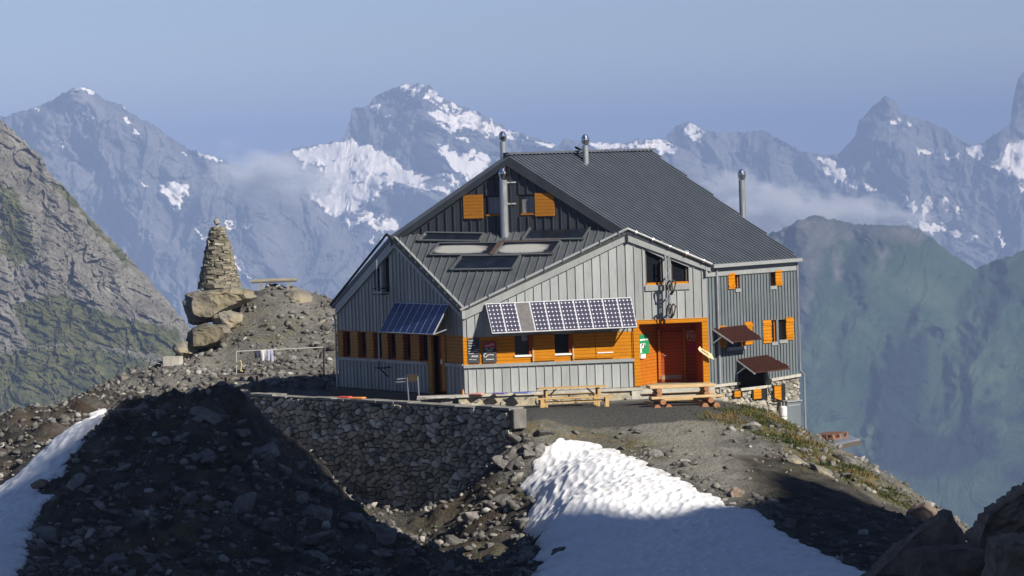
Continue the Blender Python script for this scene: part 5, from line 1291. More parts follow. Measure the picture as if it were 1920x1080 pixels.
# rough stone slab table on the terrace
c = np.array([-2.92, 137.1, -.53]); t = thing('stone_table', 'thick rough stone slab on a block standing just behind the retaining wall', 'stone table', c); HL = np.array(t['_loc'])
pts = [c + np.array([x, y, z_]) for x, y, z_ in ((-.72, -.2, .52), (.70, -.3, .55), (.74, .35, .55), (-.68, .4, .52), (-.70, -.24, .64), (.72, -.32, .66), (.74, .36, .66), (-.7, .42, .65), (.2, -.38, .58))]
me, cc = hull_rock(pts, 5, .02, 3); me.materials.append(M['rock_pale']); o = bpy.data.objects.new('slab', me); COL.objects.link(o); o.parent = t; o.location = tuple(np.array(cc) - c)
m = MB(); m.hexa([c + np.array(v_) for v_ in ((.15, -.18, 0), (.6, -.18, 0), (.6, .2, 0), (.15, .2, 0), (.17, -.16, .54), (.58, -.16, .54), (.58, .2, .54), (.17, .2, .54))]); m.hexa([c + np.array(v_) for v_ in ((-.6, -.12, 0), (-.3, -.12, 0), (-.3, .2, 0), (-.6, .2, 0), (-.58, -.1, .54), (-.32, -.1, .54), (-.32, .2, .54), (-.58, .2, .54))]); part(m, 'support', 'rock_pale', t, bevel=.02)
# grill on the terrace
c = np.array([-4.02, 140.4, -.53]); t = thing('barbecue', 'dark barbecue on thin steel legs with a side tray before the left wall', 'barbecue', c); HL = np.array(t['_loc'])
m = MB(); m.hexa([c + np.array(v_) for v_ in ((-.05, -.2, 1.0), (.36, -.2, 1.05), (.36, .2, 1.05), (-.05, .2, 1.0), (-.05, -.22, 1.27), (.38, -.22, 1.27), (.38, .22, 1.27), (-.05, .22, 1.27))]); part(m, 'fire_box', 'charbrown', t)
m = MB(); m.bar(c + np.array([-.42, 0, 1.12]), c + np.array([-.05, 0, 1.16]), .35, .03); m.bar(c + np.array([-.46, 0, 1.02]), c + np.array([-.10, 0, 1.03]), .35, .03); part(m, 'tray', 'steel', t)
for x, y in ((-.03, -.2), (.37, -.2), (-.03, .2), (.37, .2)):
    m = MB(); m.bar(c + np.array([x, y, 1.2]), c + np.array([x + .04, y, 0]), .028, .028, (1, 0, 0)); part(m, 'leg', 'steel', t)
# two dark tables at the outer end of the terrace
def dark_table(c, L, W_, h, name, label, cat):
    z_ = float(ground0(c[0], c[1])); c = np.array([c[0], c[1], z_]); t = thing(name, label, cat, c); global HL; HL = np.array(t['_loc'])
    m = MB()
    for k in range(4): m.bar(c - ex * L / 2 + ey * (W_ * (k - 1.5) / 4) + ez * h, c + ex * L / 2 + ey * (W_ * (k - 1.5) / 4) + ez * h, W_ / 4 * .92, .05)
    part(m, 'table_top' if h > .5 else 'seat', 'dark_wood', t)
    for s_ in (-1, 1):
        m = MB(); p = c + ex * s_ * (L / 2 - .25); m.bar(p - ey * W_ * .4, p + ez * h, .08, .08, ex); m.bar(p + ey * W_ * .4, p + ez * h, .08, .08, ex); part(m, 'leg', 'dark_wood', t)
dark_table((-10.95, 149.2), 1.75, .75, .72, 'terrace_table', 'dark wooden table in shade beyond the end of the retaining wall', 'table')
dark_table((-11.75, 147.6), 1.2, .32, .44, 'terrace_bench', 'dark wooden bench in shade on the near side of the terrace table', 'bench')
# clothes line with washing
pa = T(443, 706, lo=150); pb = T(607, 702, lo=150); ta = P(443, 659, pa[1]); tb = P(607, 651, pb[1])
t = thing('clothes_line', 'pale weathered pole between two posts used as a clothes line below the mound', 'clothes line', (pa + pb) / 2); HL = np.array(t['_loc'])
m = MB(); m.tube([pa - ez * .3, ta], .024, 8); part(m, 'post', 'grey_pole', t)
m = MB(); m.tube([pb - ez * .3, tb], .04, 8); part(m, 'post', 'black', t, label='dark post nearer the hut')
m = MB(); m.tube([ta, tb], .022, 8); part(m, 'line_pole', 'grey_pole', t)
def cloth(x0, x1, y1, mat, label, seed, fold=.05):
    f0, f1 = (x0 - 443) / 164, (x1 - 443) / 164; A_, B_ = ta + (tb - ta) * f0, ta + (tb - ta) * f1; n_ = 12; mrow = 10
    hh = (y1 - (659 - 8 * f0)) / (FPX / pa[1]); V_ = np.zeros((mrow, n_ + 1, 3))
    for i in range(mrow):
        for j in range(n_ + 1):
            s_ = j / n_; p = A_ + (B_ - A_) * s_; k = i / (mrow - 1); wv = math.sin(s_ * 9 + seed) * fold * k + math.sin(s_ * 21 + seed) * fold * .3 * k
            V_[i, j] = p + np.array([0, -.04 + wv, -hh * k * (1 + .08 * math.sin(seed + s_ * 3))])
    o = grid_object('laundry', V_ - V_[0, 0], n_ + 1, mrow, M[mat]); o.location = tuple(V_[0, 0]); s = o.modifiers.new('Solidify', 'SOLIDIFY'); s.thickness = .01
    tag(o, label, 'laundry')
cloth(477, 488, 671, 'cloth_b', 'short dark blue cloth hung on the clothes line nearest its white post', 1)
cloth(489, 499, 677, 'cloth_w', 'narrow white towel hanging in the middle of the washing', 2)
cloth(501, 512, 679, 'cloth_l', 'lavender white towel hung nearest the dark post', 4)
m = MB(); r0 = P(447, 678, pa[1] - .1); m.tube([r0 + np.array([.0, 0, 0]), r0 + np.array([.1, -.05, .04]), r0 + np.array([.14, -.05, -.15]), r0 + np.array([.08, -.05, -.38]), r0 + np.array([.16, 0, -.4])], .028, 7)
tag(m.build('hose', 'plastic_y', loc=r0), 'yellow hose looped beside the white post of the clothes line', 'hose')
# platform hanging over the edge, with a pallet on it
zp = -2.32; c4 = [atz(1517, 824, zp), atz(1545, 836, zp), atz(1613, 822.5, zp), atz(1590, 815, zp)]
t = thing('platform', 'grey landing platform jutting out over the drop behind the shoulder', 'platform', sum(c4) / 4 - ez * .2); HL = np.array(t['_loc'])
m = MB(); m.prism(c4, (0, 0, -.07)); part(m, 'deck', 'steel', t)
m = MB()
for a, b in ((0, 3), (1, 2)): m.bar(c4[a] - ez * .15, c4[b] - ez * .15, .1, .15)
for p in ((c4[0] + c4[1]) / 2, c4[1] * .6 + c4[2] * .4, c4[0] * .6 + c4[3] * .4): m.bar(p - ez * .1, p - ez * 3.2 + np.array([-.8, -.2, 0]), .1, .1)
part(m, 'support', 'dark_wood', t)
pc = atz(1558, 822, zp); px_ = unit(c4[2] - c4[1]); px_[2] = 0; py_ = np.array([-px_[1], px_[0], 0])
t = thing('pallet', 'reddish wooden pallet lying on the grey platform', 'pallet', pc); HL = np.array(t['_loc'])
m = MB()
for k in range(6): q_ = pc + px_ * (-.66 + k * .265) + ez * .19; m.bar(q_ - py_ * .4, q_ + py_ * .4, .14, .03)
part(m, 'deck_boards', 'pallet_wood', t)
m = MB()
for y in (-.36, 0, .36):
    for x in (-.62, 0, .62): q_ = pc + px_ * x + py_ * y; m.hexa([q_ + px_ * a + py_ * b + ez * h for h in (.03, .175) for a, b in ((-.09, -.05), (.09, -.05), (.09, .05), (-.09, .05))])
    m.bar(pc + py_ * y - px_ * .72 + ez * .015, pc + py_ * y + px_ * .72 + ez * .015, .1, .03)
part(m, 'bearer', 'pallet_wood', t)
# tank at the far corner
c = WBC.pt(WBC.px(1469, 780, .9)[0], WBC.px(1469, 796, .9)[1] - .35, .9); zt_ = WBC.px(1469, 761, .9)[1]
t = thing('gas_tank', 'tall white gas cylinder beside the grey cabinet at the far corner', 'gas tank', c); HL = np.array(t['_loc'])
h = zt_ - c[2]; m = MB(); m.lathe(c, [(.13, 0), (.145, .03), (.145, h - .06), (.12, h - .015), (.06, h)], 18); part(m, 'vessel', 'tank', t, smooth=False)
m = MB(); m.lathe(c + ez * (h * .62), [(.149, 0), (.149, .03)], 18); part(m, 'band', 'steel', t)
for dx in (-.07, .04): m = MB(); m.tube([c + np.array([dx, 0, h - .02]), c + np.array([dx, 0, h + .14])], .025, 8); part(m, 'valve', 'steel', t)
# seat pads
def pad(x0, x1, y, z_, mat, label, dep=.36, frame=(ex, ey)):
    a = atz(x0, y, z_); b = atz(x1, y, z_); c = (a + b) / 2; L_ = np.linalg.norm(b - a); d = unit(b - a); e_ = np.array([-d[1], d[0], 0])
    m = MB(); m.hexa([c + d * s_ * L_ / 2 + e_ * r_ + ez * hh for hh in (.0, .055) for s_, r_ in ((-1, 0), (1, 0), (1, dep), (-1, dep))]); o = m.build('seat_pad', mat, loc=c, bevel=.02); tag(o, label, 'seat pad')
pad(880, 902, 740.5, -.03, 'pad_salmon', 'salmon seat pad on the plinth ledge nearest the hut corner', .3)
pad(922, 946, 739.5, -.03, 'pad_violet', 'violet seat pad on the plinth ledge between salmon and blue pads', .3)
pad(962, 990, 738, -.03, 'pad_blue', 'blue seat pad on the plinth ledge behind the pine table', .3)
pad(632, 654, 746.5, .012, 'pad_red', 'bright red seat pad on the retaining wall coping', .3)
pad(656, 680, 748, .012, 'pad_orange', 'orange seat pad on the wall coping beside the red one', .3)
oc = WAB.pt(-.1, -.03, .2); m = MB(); m.lathe(oc, [(.035, 0), (.04, .02), (.04, .12), (.015, .16), (.015, .19)], 10); tag(m.build('bottle', 'pad_orange', loc=oc), 'small orange bottle standing on the ledge at the hut corner', 'bottle')

# ---- boards, poster and signs
def text(W, s, u, z, size, d, mat, parent, ang=0, align='CENTER', name='lettering', shear=0):
    cu = bpy.data.curves.new(name, 'FONT'); cu.body = s; cu.size = size; cu.align_x = align; cu.extrude = .002; cu.shear = shear
    o = bpy.data.objects.new(name, cu); COL.objects.link(o); dg = bpy.context.evaluated_depsgraph_get(); me = bpy.data.meshes.new_from_object(o.evaluated_get(dg)); bpy.data.objects.remove(o)
    ca, sa = math.cos(ang), math.sin(ang); base = np.array(parent['_loc'])
    for v_ in me.vertices:
        x, y, zz = v_.co; p = W.pt(u + x * ca - y * sa, z + x * sa + y * ca, d + zz); v_.co = tuple(p - base)
    me.materials.clear(); me.materials.append(M[mat]); o = bpy.data.objects.new(name, me); COL.objects.link(o); o.parent = parent; return o
def strokes(W, lines, d, mat, parent, name='chalk_writing', w=.014):
    global HL; HL = np.array(parent['_loc']); m = MB()
    for pts in lines:
        for a, b in zip(pts[:-1], pts[1:]): m.bar(W.pt(*a, d), W.pt(*b, d), w, .006, W.n)
    return part(m, name, mat, parent)
def scribble(u, z, L_, h, seed):
    r = random.Random(seed); n_ = max(4, int(L_ / .035)); return [(u + L_ * i / n_, z + r.uniform(-h, h)) for i in range(n_ + 1)]
r1 = WAB.rect(877, 634, 899.5, 681, .06); r2 = WAB.rect(905, 640, 931, 680, .06)
t = thing('chalkboard', 'tall plain chalkboard with a handwritten list at the hut corner', 'chalkboard', WAB.pt((r1[0] + r1[1]) / 2, r1[2], .06)); HL = np.array(t['_loc'])
m = MB(); WAB.box(m, r1, .036, .06); part(m, 'slate', 'board', t)
ln = []
for k, (f0, L_, z_) in enumerate(((.05, .26, .90), (.08, .22, .80), (.06, .30, .70), (.05, .16, .60), (.05, .24, .40), (.55, .2, .52), (.6, .15, .46), (.3, .26, .30), (.3, .28, .26), (.1, .12, .16), (.4, .14, .14), (.06, .3, .47))):
    u_ = r1[0] + (r1[1] - r1[0]) * f0; ln.append(scribble(u_, r1[2] + (r1[3] - r1[2]) * z_, L_ * .9, .018, k))
strokes(WAB, ln, .064, 'chalk', t)
t = thing('chalkboard', 'chalkboard under a red banner with script lettering', 'chalkboard', WAB.pt((r2[0] + r2[1]) / 2, r2[2], .06)); HL = np.array(t['_loc'])
m = MB(); WAB.box(m, r2, .036, .06); part(m, 'slate', 'board', t)
zc_ = r2[2] + (r2[3] - r2[2]) * .70; m = MB(); WAB.box(m, (r2[0] + .01, r2[1] - .01, zc_, r2[3] - .01), .055, .066); bn = part(m, 'banner', 'signred', t)
text(WAB, 'rivella', (r2[0] + r2[1]) / 2, zc_ + .05, .15, .068, 'posterpink' if 0 else 'postertext', bn, .22, shear=.3)
ln = [scribble(r2[0] + .1, r2[2] + .52, .12, .02, 31), scribble(r2[0] + .28, r2[2] + .53, .14, .02, 32), scribble(r2[0] + .16, r2[2] + .44, .22, .02, 33),
      [(r2[0] + .10 + .06 * math.cos(a), r2[2] + .28 + .07 * math.sin(a)) for a in np.linspace(1, 5.4, 9)] + scribble(r2[0] + .17, r2[2] + .28, .24, .03, 34), scribble(r2[0] + .12, r2[2] + .12, .3, .012, 35)]
strokes(WAB, ln, .066, 'chalk', t, w=.02)
dP = -DEP + .03
rp = WAB.rect(1288, 618, 1308, 662, dP)
t = thing('poster', 'dark red club poster with large pale letters inside the entrance', 'poster', WAB.pt((rp[0] + rp[1]) / 2, rp[2], dP)); HL = np.array(t['_loc'])
m = MB(); WAB.box(m, (rp[0] - .03, rp[1] + .03, rp[2] - .03, rp[3] + .03), dP - .02, dP); part(m, 'sheet', 'redwood', t)
um = (rp[0] + rp[1]) / 2; H_ = rp[3] - rp[2]; Wd = rp[1] - rp[0]
text(WAB, 'CABANE', um, rp[3] - .115, .115, dP + .004, 'postertext', t); text(WAB, 'FXB', um, rp[3] - .34, .26, dP + .004, 'postertext', t); text(WAB, 'PANOSSIERE', um, rp[3] - .43, .075, dP + .004, 'postertext', t)
m = MB(); WAB.box(m, (rp[0], rp[1], rp[2], rp[2] + H_ * .46), dP, dP + .004); part(m, 'picture', 'signred', t)
strokes(WAB, [[(rp[0] + Wd * a, rp[2] + H_ * b) for a, b in ((0, .12), (.2, .2), (.4, .33), (.7, .30), (.9, .24), (1, .2))], [(rp[0] + Wd * a, rp[2] + H_ * b) for a, b in ((.25, .18), (.45, .22), (.6, .2), (.8, .12))], [(rp[0] + Wd * a, rp[2] + H_ * b) for a, b in ((0, .4), (.15, .42), (.5, .36))]], dP + .008, 'posterpink', t, 'drawing', .025)
pw0 = WAB.pt(u0, 0, -.05); pw1 = WAB.pt(iu, 0, -DEP); tp_ = unit(pw1 - pw0); WP = Wall(pw0, tp_, np.array([-tp_[1], tp_[0], 0]) * (-1 if np.dot(np.array([-tp_[1], tp_[0], 0]), nAB) < 0 else 1))
rg = WP.rect(1199.5, 627, 1217, 664, .03)
t = thing('notice_board', 'green notice board with a white panel inside the entrance', 'notice board', WP.pt((rg[0] + rg[1]) / 2, rg[2], .03)); HL = np.array(t['_loc'])
m = MB(); WP.box(m, rg, .012, .03); part(m, 'panel', 'signgreen', t)
du, dz = rg[1] - rg[0], rg[3] - rg[2]
m = MB(); WP.box(m, (rg[0] + .02, rg[0] + du * .62, rg[2] + dz * .32, rg[2] + dz * .55), .03, .036); WP.box(m, (rg[0] + .02, rg[0] + du * .95, rg[2] + dz * .70, rg[2] + dz * .78), .03, .036); WP.box(m, (rg[0] + .02, rg[0] + du * .2, rg[2] + dz * .08, rg[2] + dz * .3), .03, .036); wpn = part(m, 'white_panel', 'white', t)
strokes(WP, [[(rg[0] + du * .18, rg[2] + dz * .36), (rg[0] + du * .18, rg[2] + dz * .48), (rg[0] + du * .34, rg[2] + dz * .50)], [(rg[0] + du * .58, rg[2] + dz * .52), (rg[0] + du * .44, rg[2] + dz * .44), (rg[0] + du * .44, rg[2] + dz * .36), (rg[0] + du * .60, rg[2] + dz * .37), (rg[0] + du * .58, rg[2] + dz * .43)]], .04, 'black', t, 'symbol', .05)
m = MB(); rq = WP.rect(1200, 664, 1208, 672, .03); WP.box(m, rq, .01, .09); tag(m.build('dispenser', 'white', loc=WP.pt(rq[0], rq[2], .03)), 'small white box fixed below the green notice board', 'box')
ap = [WAB.pt(*WAB.px(x, y, .25), .25) for x, y in ((1309, 653.5), (1312.6, 649), (1314.5, 652.5), (1334, 663), (1339.5, 674.5), (1328, 670), (1310.5, 657.5))]
t = thing('arrow_sign', 'pale wooden arrow signboard tilted down on the entrance post', 'sign', sum(ap) / 7); HL = np.array(t['_loc'])
m = MB(); m.prism(ap, -nAB * .03); part(m, 'board', 'arrow', t)
m = MB(); cM = sum(ap) / 7; m.bar(cM - nAB * .03, cM - nAB * .2, .05, .05); part(m, 'peg', 'dark_wood', t)
a_, b_ = WAB.px(1315, 656, .25), WAB.px(1329, 666, .25); strokes(WAB, [[(a_[0] + (b_[0] - a_[0]) * k + .02 * (i % 2), a_[1] + (b_[1] - a_[1]) * k + .035 * (1 if i % 2 else -1)) for i, k in enumerate(np.linspace(0, 1, 10))]], .256, 'ink', t, 'lettering', .02)
for o in list(mB.v): pass

# ---- boulders of the foreground
outline_rock([(1768, 950), (1786, 956), (1812, 1000), (1822, 1060), (1800, 1100), (1600, 1100), (1640, 1055), (1690, 1010), (1725, 975)], 104., 1.0, 2, 'large pointed brown boulder in shade at the lower edge of the view', amp=.14)
outline_rock([(1702, 1032), (1735, 1022), (1825, 1014), (1868, 1036), (1895, 1110), (1690, 1110)], 99., .9, 3, 'blocky brown boulder in front of the pointed one', amp=.16)
outline_rock([(1812, 1000), (1826, 975), (1850, 955), (1880, 928), (1925, 902), (2010, 870), (2060, 1110), (1800, 1110)], 101.5, 2.2, 6, 'steep dark rock slope rising beside the pointed boulder', amp=.35, name='rock_outcrop')
outline_rock([(1850, 1010), (1900, 1000), (1980, 1020), (1990, 1110), (1840, 1110)], 97., .8, 8, 'dark rock block at the foot of the steep rock slope', amp=.2)
outline_rock([(1697, 958), (1708, 948), (1735, 942), (1757, 958), (1770, 985), (1690, 990)], 123., .7, 4, 'black shaded boulder at the end of the sunlit shoulder', amp=.08)
outline_rock([(1637, 878), (1643, 876), (1652, 892), (1662, 905), (1650, 908), (1640, 895)], 131.5, .25, 9, 'white rock standing on the edge of the sunlit shoulder', 'rock_pale', .03)
def rock_at(x, y, wpx, seed, label, mat='rock', flat_=.6, rot=None, sub_=3, **k):
    p = T(x, y, **k); s_ = wpx / FPX * p[1] / 2; r = random.Random(seed)
    me = planed_rock(seed, (1, r.uniform(.6, .9), flat_), 13, sub_, .07, .7)
    o = place('boulder', me, mat, p + np.array([0, 0, s_ * flat_ * .35]), rot or (r.uniform(-.3, .3), r.uniform(-.3, .3), r.uniform(0, 3)), s_); return tag(o, label, 'boulder')
rock_at(455, 958, 62, 61, 'large tilted slab boulder on the dark scree below the wall', 'rock', .55, (.2, -.75, .2), 4)
rock_at(840, 928, 40, 62, 'sunlit ochre slab leaning at the foot of the retaining wall', 'rock_warm', .4, (.3, -.75, .1), 4)
rock_at(1226, 858, 32, 63, 'squarish grey block on the gravel above the snow', 'rock', .75, (0, .1, .1))
rock_at(1281, 868, 24, 64, 'flat pale stone on the gravel beside the square block', 'rock_pale', .4)
rock_at(1378, 932, 32, 65, 'brown stone at the upper edge of the snow field', 'rock_brown', .7)
rock_at(1480, 990, 38, 66, 'dark stone in shade at the right hand edge of the snow', 'rock', .6)
rock_at(372, 905, 46, 67, 'broad dark slab high on the shaded scree', 'rock', .4, (.1, -.4, .2), 4)
rock_at(75, 915, 34, 68, 'dark stone poking out of the gully snow edge', 'rock_brown', .6)
rock_at(1052, 1045, 46, 69, 'dark pointed stones melting out of the lower snow', 'rock', .5)
rock_at(1412, 802, 26, 70, 'pale block in the grass of the sunlit shoulder', 'rock_pale', .6)
rock_at(1495, 868, 46, 71, 'long flat slab lying down the grassy shoulder', 'rock_warm', .3, (.2, .5, -.3))
rock_at(1545, 888, 52, 72, 'second long slab lower down the grassy shoulder', 'rock_warm', .3, (.2, .5, -.2))
# rocks of about the same kind, copied from a few bases
bases = {}
def base_rocks(mat, n_=6):
    if mat not in bases:
        bases[mat] = [planed_rock(hash_ * 13 + len(mat), (1.15, .85, .68), 11, 3, .05, .50) for hash_ in range(n_)]
        for me in bases[mat]: me.materials.append(M[mat])
    return bases[mat]
def scatter(poly, n_, smin, smax, mat, label, group, seed, lo=96., hi=182.):
    r = np.random.default_rng(seed); xs = [p[0] for p in poly]; ys = [p[1] for p in poly]; k = 0; tries = 0
    while k < n_ and tries < n_ * 20:
        tries += 1; x, y = r.uniform(min(xs), max(xs)), r.uniform(min(ys), max(ys))
        if not inpoly(np.array([x]), np.array([y]), poly)[0]: continue
        p = T(x, y, lo, hi)
        if any(inpoly(p[:1], p[1:2], s_)[0] for s_ in (snA, snB)): continue
        s_ = smin * (smax / smin) ** (r.random() ** 1.8); me = base_rocks(mat)[r.integers(6)]
        o = place('rock', me, mat, p + np.array([0, 0, s_ * .12 + float(rough(p[0], p[1]))]), (r.uniform(-.5, .5), r.uniform(-.5, .5), r.uniform(0, 6.3)), (s_, s_ * r.uniform(.7, 1.1), s_ * r.uniform(.6, 1.1)))
        tag(o, label, 'rock', group); k += 1
scatter([(215, 790), (330, 765), (450, 760), (520, 815), (600, 915), (700, 990), (850, 1075), (60, 1075), (110, 940), (190, 820)], 130, .12, .62, 'rock', 'angular grey rock among the shaded scree below the terrace', 'rocks on the shaded scree', 1)
scatter([(850, 985), (930, 900), (985, 800), (1020, 800), (1010, 850), (975, 920), (985, 1000), (1000, 1075), (840, 1075)], 62, .10, .5, 'rock', 'angular grey rock in the rubble between retaining wall and snow', 'rocks beside the snow', 2)
scatter([(1030, 795), (1180, 800), (1300, 860), (1380, 920), (1320, 905), (1200, 855), (1100, 815)], 20, .07, .26, 'rock', 'small grey rock on the gravel above the snow', 'rocks above the snow', 3)
scatter([(1440, 800), (1480, 800), (1570, 850), (1650, 895), (1715, 945), (1640, 930), (1560, 885), (1480, 835)], 36, .08, .40, 'rock', 'grey rock on the sunlit shoulder beyond the gravel', 'rocks on the sunlit shoulder', 4)
scatter([(450, 640), (480, 570), (560, 555), (620, 580), (630, 690), (480, 690)], 22, .07, .24, 'rock_warm', 'small pale rock on the gravel mound', 'rocks on the gravel mound', 5, 150.)
scatter([(0, 800), (120, 760), (220, 720), (300, 690), (440, 700), (330, 745), (180, 765), (100, 820), (0, 880)], 26, .08, .36, 'rock', 'grey rock along the path edge above the gully', 'rocks along the path', 6, 130.)
# scree: stones too many to count
ico = bmesh.new(); bmesh.ops.create_icosphere(ico, subdivisions=1, radius=1); iv = np.array([v_.co for v_ in ico.verts]); iff = np.array([[v_.index for v_ in f.verts] for f in ico.faces]); ico.free()
r = np.random.default_rng(99); N = 62000
Y_ = 104 + 66 * r.random(N); X__ = (r.random(N) * 2 - 1) * .150 * Y_ + .0
dn = fbm(X__ * .35, Y_ * .35, 3); 
d_ = (X__ - WL0[0]) * wn[0] + (Y_ - WL0[1]) * wn[1]
keepm = r.random(N) < np.clip(.45 + dn * .7 + np.where(d_ > .3, .25, 0) + np.where(Y_ > 150, .4, 0), .08, 1)
for pl_ in (snA, snB, [(-.3, 131.3), (9, 133.0), (11.4, 146), (-7, 149.5), (-10.4, 149), (-10.4, 144.5)]): keepm &= ~inpoly(X__, Y_, pl_)
pth_ = polydist(X__, Y_, [tuple(T(*p)[:2]) for p in ((1300, 780), (1260, 830), (1330, 870), (1420, 900))], False) < 1.6
keepm &= ~(pth_ & (r.random(N) < .8)); keepm &= ~(inpoly(X__, Y_, shade_poly) & (r.random(N) < .7))
X__, Y_ = X__[keepm], Y_[keepm]; n_ = len(X__)
sz = .021 * (9.0 ** (r.random(n_) ** 2.3)) * np.where((X__ - WL0[0]) * wn[0] + (Y_ - WL0[1]) * wn[1] > .3, 1.25, 1.0) * np.where(Y_ > 150, 1.35, 1.0)
Zg = ground(X__, Y_)
ang = r.random(n_) * 6.283; ca, sa = np.cos(ang), np.sin(ang); scl = np.stack([np.ones(n_), r.uniform(.5, 1, n_), r.uniform(.35, .8, n_)], -1) * sz[:, None]
jit = 1 + r.uniform(-.32, .32, (n_, len(iv)))
Lc_ = iv[None] * jit[..., None] * scl[:, None]
tilt = r.normal(0, .35, n_); Lz = Lc_[..., 2] + Lc_[..., 0] * tilt[:, None]
Vv = np.stack([X__[:, None] + Lc_[..., 0] * ca[:, None] - Lc_[..., 1] * sa[:, None], Y_[:, None] + Lc_[..., 0] * sa[:, None] + Lc_[..., 1] * ca[:, None], Zg[:, None] + Lz + sz[:, None] * .18], -1).reshape(-1, 3)
Ff = (iff[None] + (np.arange(n_) * len(iv))[:, None, None]).reshape(-1, 3)
M['screestone'] = stonesmat('scree stone', ((0, (.075, .07, .064)), (.4, (.15, .142, .128)), (.7, (.24, .23, .205)), (1, (.46, .44, .40))))
so_ = tris_object('scree', Vv, Ff, M['screestone'], dict(tone=np.repeat(np.clip(r.normal(.42, .24, n_), 0, 1), len(iv)))); so_['kind'] = 'stuff'
# grass of the shoulder
r = np.random.default_rng(5); n_ = 3600; gP = []
for k in range(n_):
    a = r.integers(len(gpoly)); b = r.integers(len(gpoly)); f_ = r.random(); p = np.array(gpoly[a]) * f_ + np.array(gpoly[b]) * (1 - f_) + r.normal(0, .45, 2); gP.append(p)
gP = np.array(gP); gk = fbm(gP[:, 0] * .8, gP[:, 1] * .8, 3) > -.15; gP = gP[gk]; n_ = len(gP); gz = ground(gP[:, 0], gP[:, 1])
GVs, GFs, tn = [], [], []
for k in range(n_):
    for j in range(4):
        a = r.random() * 6.28; h_ = r.uniform(.06, .17); w_ = .022; o_ = r.normal(0, .05, 2); ln_ = r.normal(0, .06, 2); b0_ = np.array([gP[k, 0] + o_[0], gP[k, 1] + o_[1], gz[k] - .02]); dx_ = np.array([math.cos(a) * w_, math.sin(a) * w_, 0])
        i0 = len(GVs); GVs += [b0_ - dx_, b0_ + dx_, b0_ + np.array([ln_[0], ln_[1], h_])]; GFs.append((i0, i0 + 1, i0 + 2)); tn += [float(np.clip(.5 + fbm(gP[k, 0] * .7, gP[k, 1] * .7, 2) + r.normal(0, .15), 0, 1))] * 3
q = NT('dry alpine grass'); q.set(q.ramp(q.attr('tone'), (0, (.035, .052, .015)), (.6, (.085, .092, .032)), (.85, (.14, .112, .042)), (1, (.20, .15, .065))), .9, 0, .1); 
go = tris_object('grass', np.array(GVs), np.array(GFs), q.m, dict(tone=np.array(tn))); go['kind'] = 'stuff'

# ================================================================== AIR, SUN, SKY, CAMERA
def volume_box(name, lo, hi, setup):
    m = MB(); m.hexa([(lo[0], lo[1], lo[2]), (hi[0], lo[1], lo[2]), (hi[0], hi[1], lo[2]), (lo[0], hi[1], lo[2]), (lo[0], lo[1], hi[2]), (hi[0], lo[1], hi[2]), (hi[0], hi[1], hi[2]), (lo[0], hi[1], hi[2])])
    mt = bpy.data.materials.new(name + ' air'); mt.use_nodes = True; t = mt.node_tree; t.nodes.remove(t.nodes['Principled BSDF'])
    pv = t.nodes.new('ShaderNodeVolumePrincipled'); t.links.new(pv.outputs[0], t.nodes['Material Output'].inputs['Volume']); setup(t, pv)
    o = m.build(name, mt); o['kind'] = 'stuff'; return o
HAZE_D = 8.4e-5
def mistmat(dens, sc):
    def f(t, pv):
        tc = t.nodes.new('ShaderNodeTexCoord'); nz = t.nodes.new('ShaderNodeTexNoise'); nz.inputs['Scale'].default_value = sc; nz.inputs['Detail'].default_value = 7; nz.inputs['Roughness'].default_value = .62
        t.links.new(tc.outputs['Object'], nz.inputs['Vector'])
        le = t.nodes.new('ShaderNodeVectorMath'); le.operation = 'LENGTH'; t.links.new(tc.outputs['Object'], le.inputs[0])
        a = t.nodes.new('ShaderNodeMath'); a.operation = 'MULTIPLY_ADD'; t.links.new(nz.outputs[0], a.inputs[0]); a.inputs[1].default_value = 3.0; a.inputs[2].default_value = -.85
        b = t.nodes.new('ShaderNodeMath'); b.operation = 'SUBTRACT'; t.links.new(a.outputs[0], b.inputs[0]); t.links.new(le.outputs['Value'], b.inputs[1]); b.use_clamp = True
        c = t.nodes.new('ShaderNodeMath'); c.operation = 'MULTIPLY'; t.links.new(b.outputs[0], c.inputs[0]); c.inputs[1].default_value = dens
        t.links.new(c.outputs[0], pv.inputs['Density']); pv.inputs['Color'].default_value = (.97, .97, .98, 1); pv.inputs['Anisotropy'].default_value = -.3
    return f
def mist(px, py, Y, rx, ry, rz, dens, sc):
    bm = bmesh.new(); bmesh.ops.create_icosphere(bm, subdivisions=4, radius=1); me = bpy.data.meshes.new('mist'); bm.to_mesh(me); bm.free()
    mt = bpy.data.materials.new('mist'); mt.use_nodes = True; t = mt.node_tree; t.nodes.remove(t.nodes['Principled BSDF']); pv = t.nodes.new('ShaderNodeVolumePrincipled'); t.links.new(pv.outputs[0], t.nodes['Material Output'].inputs['Volume']); mistmat(dens, sc)(t, pv)
    me.materials.append(mt); o = bpy.data.objects.new('mist', me); COL.objects.link(o); k = Y / FPX; o.location = tuple(P(px, py, Y)); o.scale = (rx * k, ry, rz * k); o.rotation_euler = (0, .15, 0); o['kind'] = 'stuff'
mist(500, 326, 4650 * KF, 165, 220, 74, .022, 1.9)
mist(580, 350, 4600 * KF, 105, 160, 50, .016, 2.2)
mist(1370, 352, 4500 * KF, 95, 200, 62, .018, 2.1)
mist(1455, 390, 4400 * KF, 150, 240, 78, .020, 1.9)
mist(1590, 400, 4300 * KF, 190, 220, 64, .016, 2.1)
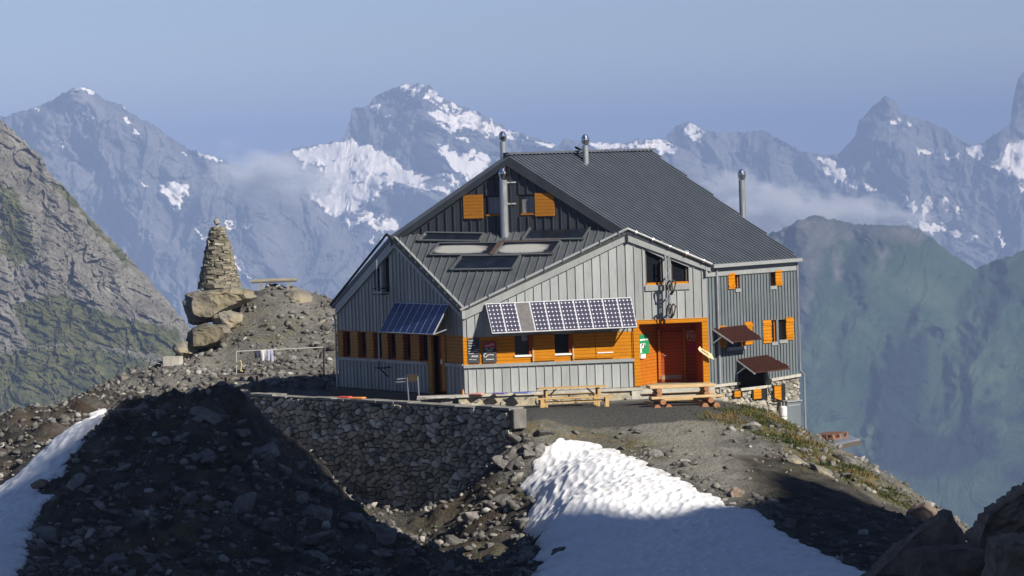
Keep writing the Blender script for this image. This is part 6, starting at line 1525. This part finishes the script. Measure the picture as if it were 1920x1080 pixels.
def hz(t, pv):
    pv.inputs['Color'].default_value = (.315, .425, .695, 1); pv.inputs['Density'].default_value = HAZE_D; pv.inputs['Anisotropy'].default_value = -.35
volume_box('haze', (-30000, -15000, -1180), (30000, 52000, 420), hz)

w = bpy.data.worlds.new('World'); SC.world = w; w.use_nodes = True
nt = w.node_tree; sk = nt.nodes.new('ShaderNodeTexSky'); sk.sky_type = 'NISHITA'; sk.sun_disc = False
sk.sun_elevation = SUN_EL; sk.sun_rotation = math.pi - SUN_AZ; sk.altitude = 3600; sk.air_density = 1.0; sk.dust_density = .3; sk.ozone_density = 3.6
tint = nt.nodes.new('ShaderNodeMix'); tint.data_type = 'RGBA'; tint.blend_type = 'MULTIPLY'; tint.inputs[0].default_value = 1; tint.inputs[7].default_value = (.975, .86, .86, 1)
nt.links.new(sk.outputs[0], tint.inputs[6]); nt.links.new(tint.outputs[2], nt.nodes['Background'].inputs[0]); nt.nodes['Background'].inputs[1].default_value = .066
sl = bpy.data.lights.new('sun', 'SUN'); sl.energy = 4.8; sl.angle = math.radians(.5); sl.color = (1, .93, .83)
so = bpy.data.objects.new('sun', sl); COL.objects.link(so); so.rotation_euler = Vector(TOSUN).to_track_quat('Z', 'Y').to_euler(); so.location = (60, -60, 90)

cam = bpy.data.cameras.new('camera'); cam.sensor_width = 36; cam.lens = FPX / 1920 * 36; cam.clip_start = .5; cam.clip_end = 90000
co = bpy.data.objects.new('camera', cam); COL.objects.link(co)
co.matrix_world = Matrix(((Rt[0], Up[0], -Fw[0], 0), (Rt[1], Up[1], -Fw[1], 0), (Rt[2], Up[2], -Fw[2], ZC), (0, 0, 0, 1)))
SC.camera = co
SC.view_settings.view_transform = 'Standard'; SC.view_settings.look = 'None'; SC.view_settings.gamma = 1; SC.view_settings.exposure = .55
SC.cycles.use_denoising = True
SC.cycles.max_bounces = 6; SC.cycles.volume_bounces = 1; SC.cycles.diffuse_bounces = 3; SC.cycles.glossy_bounces = 3
SC.cycles.volume_step_rate = 1
for o in bpy.data.objects:
    if '_loc' in o: del o['_loc']
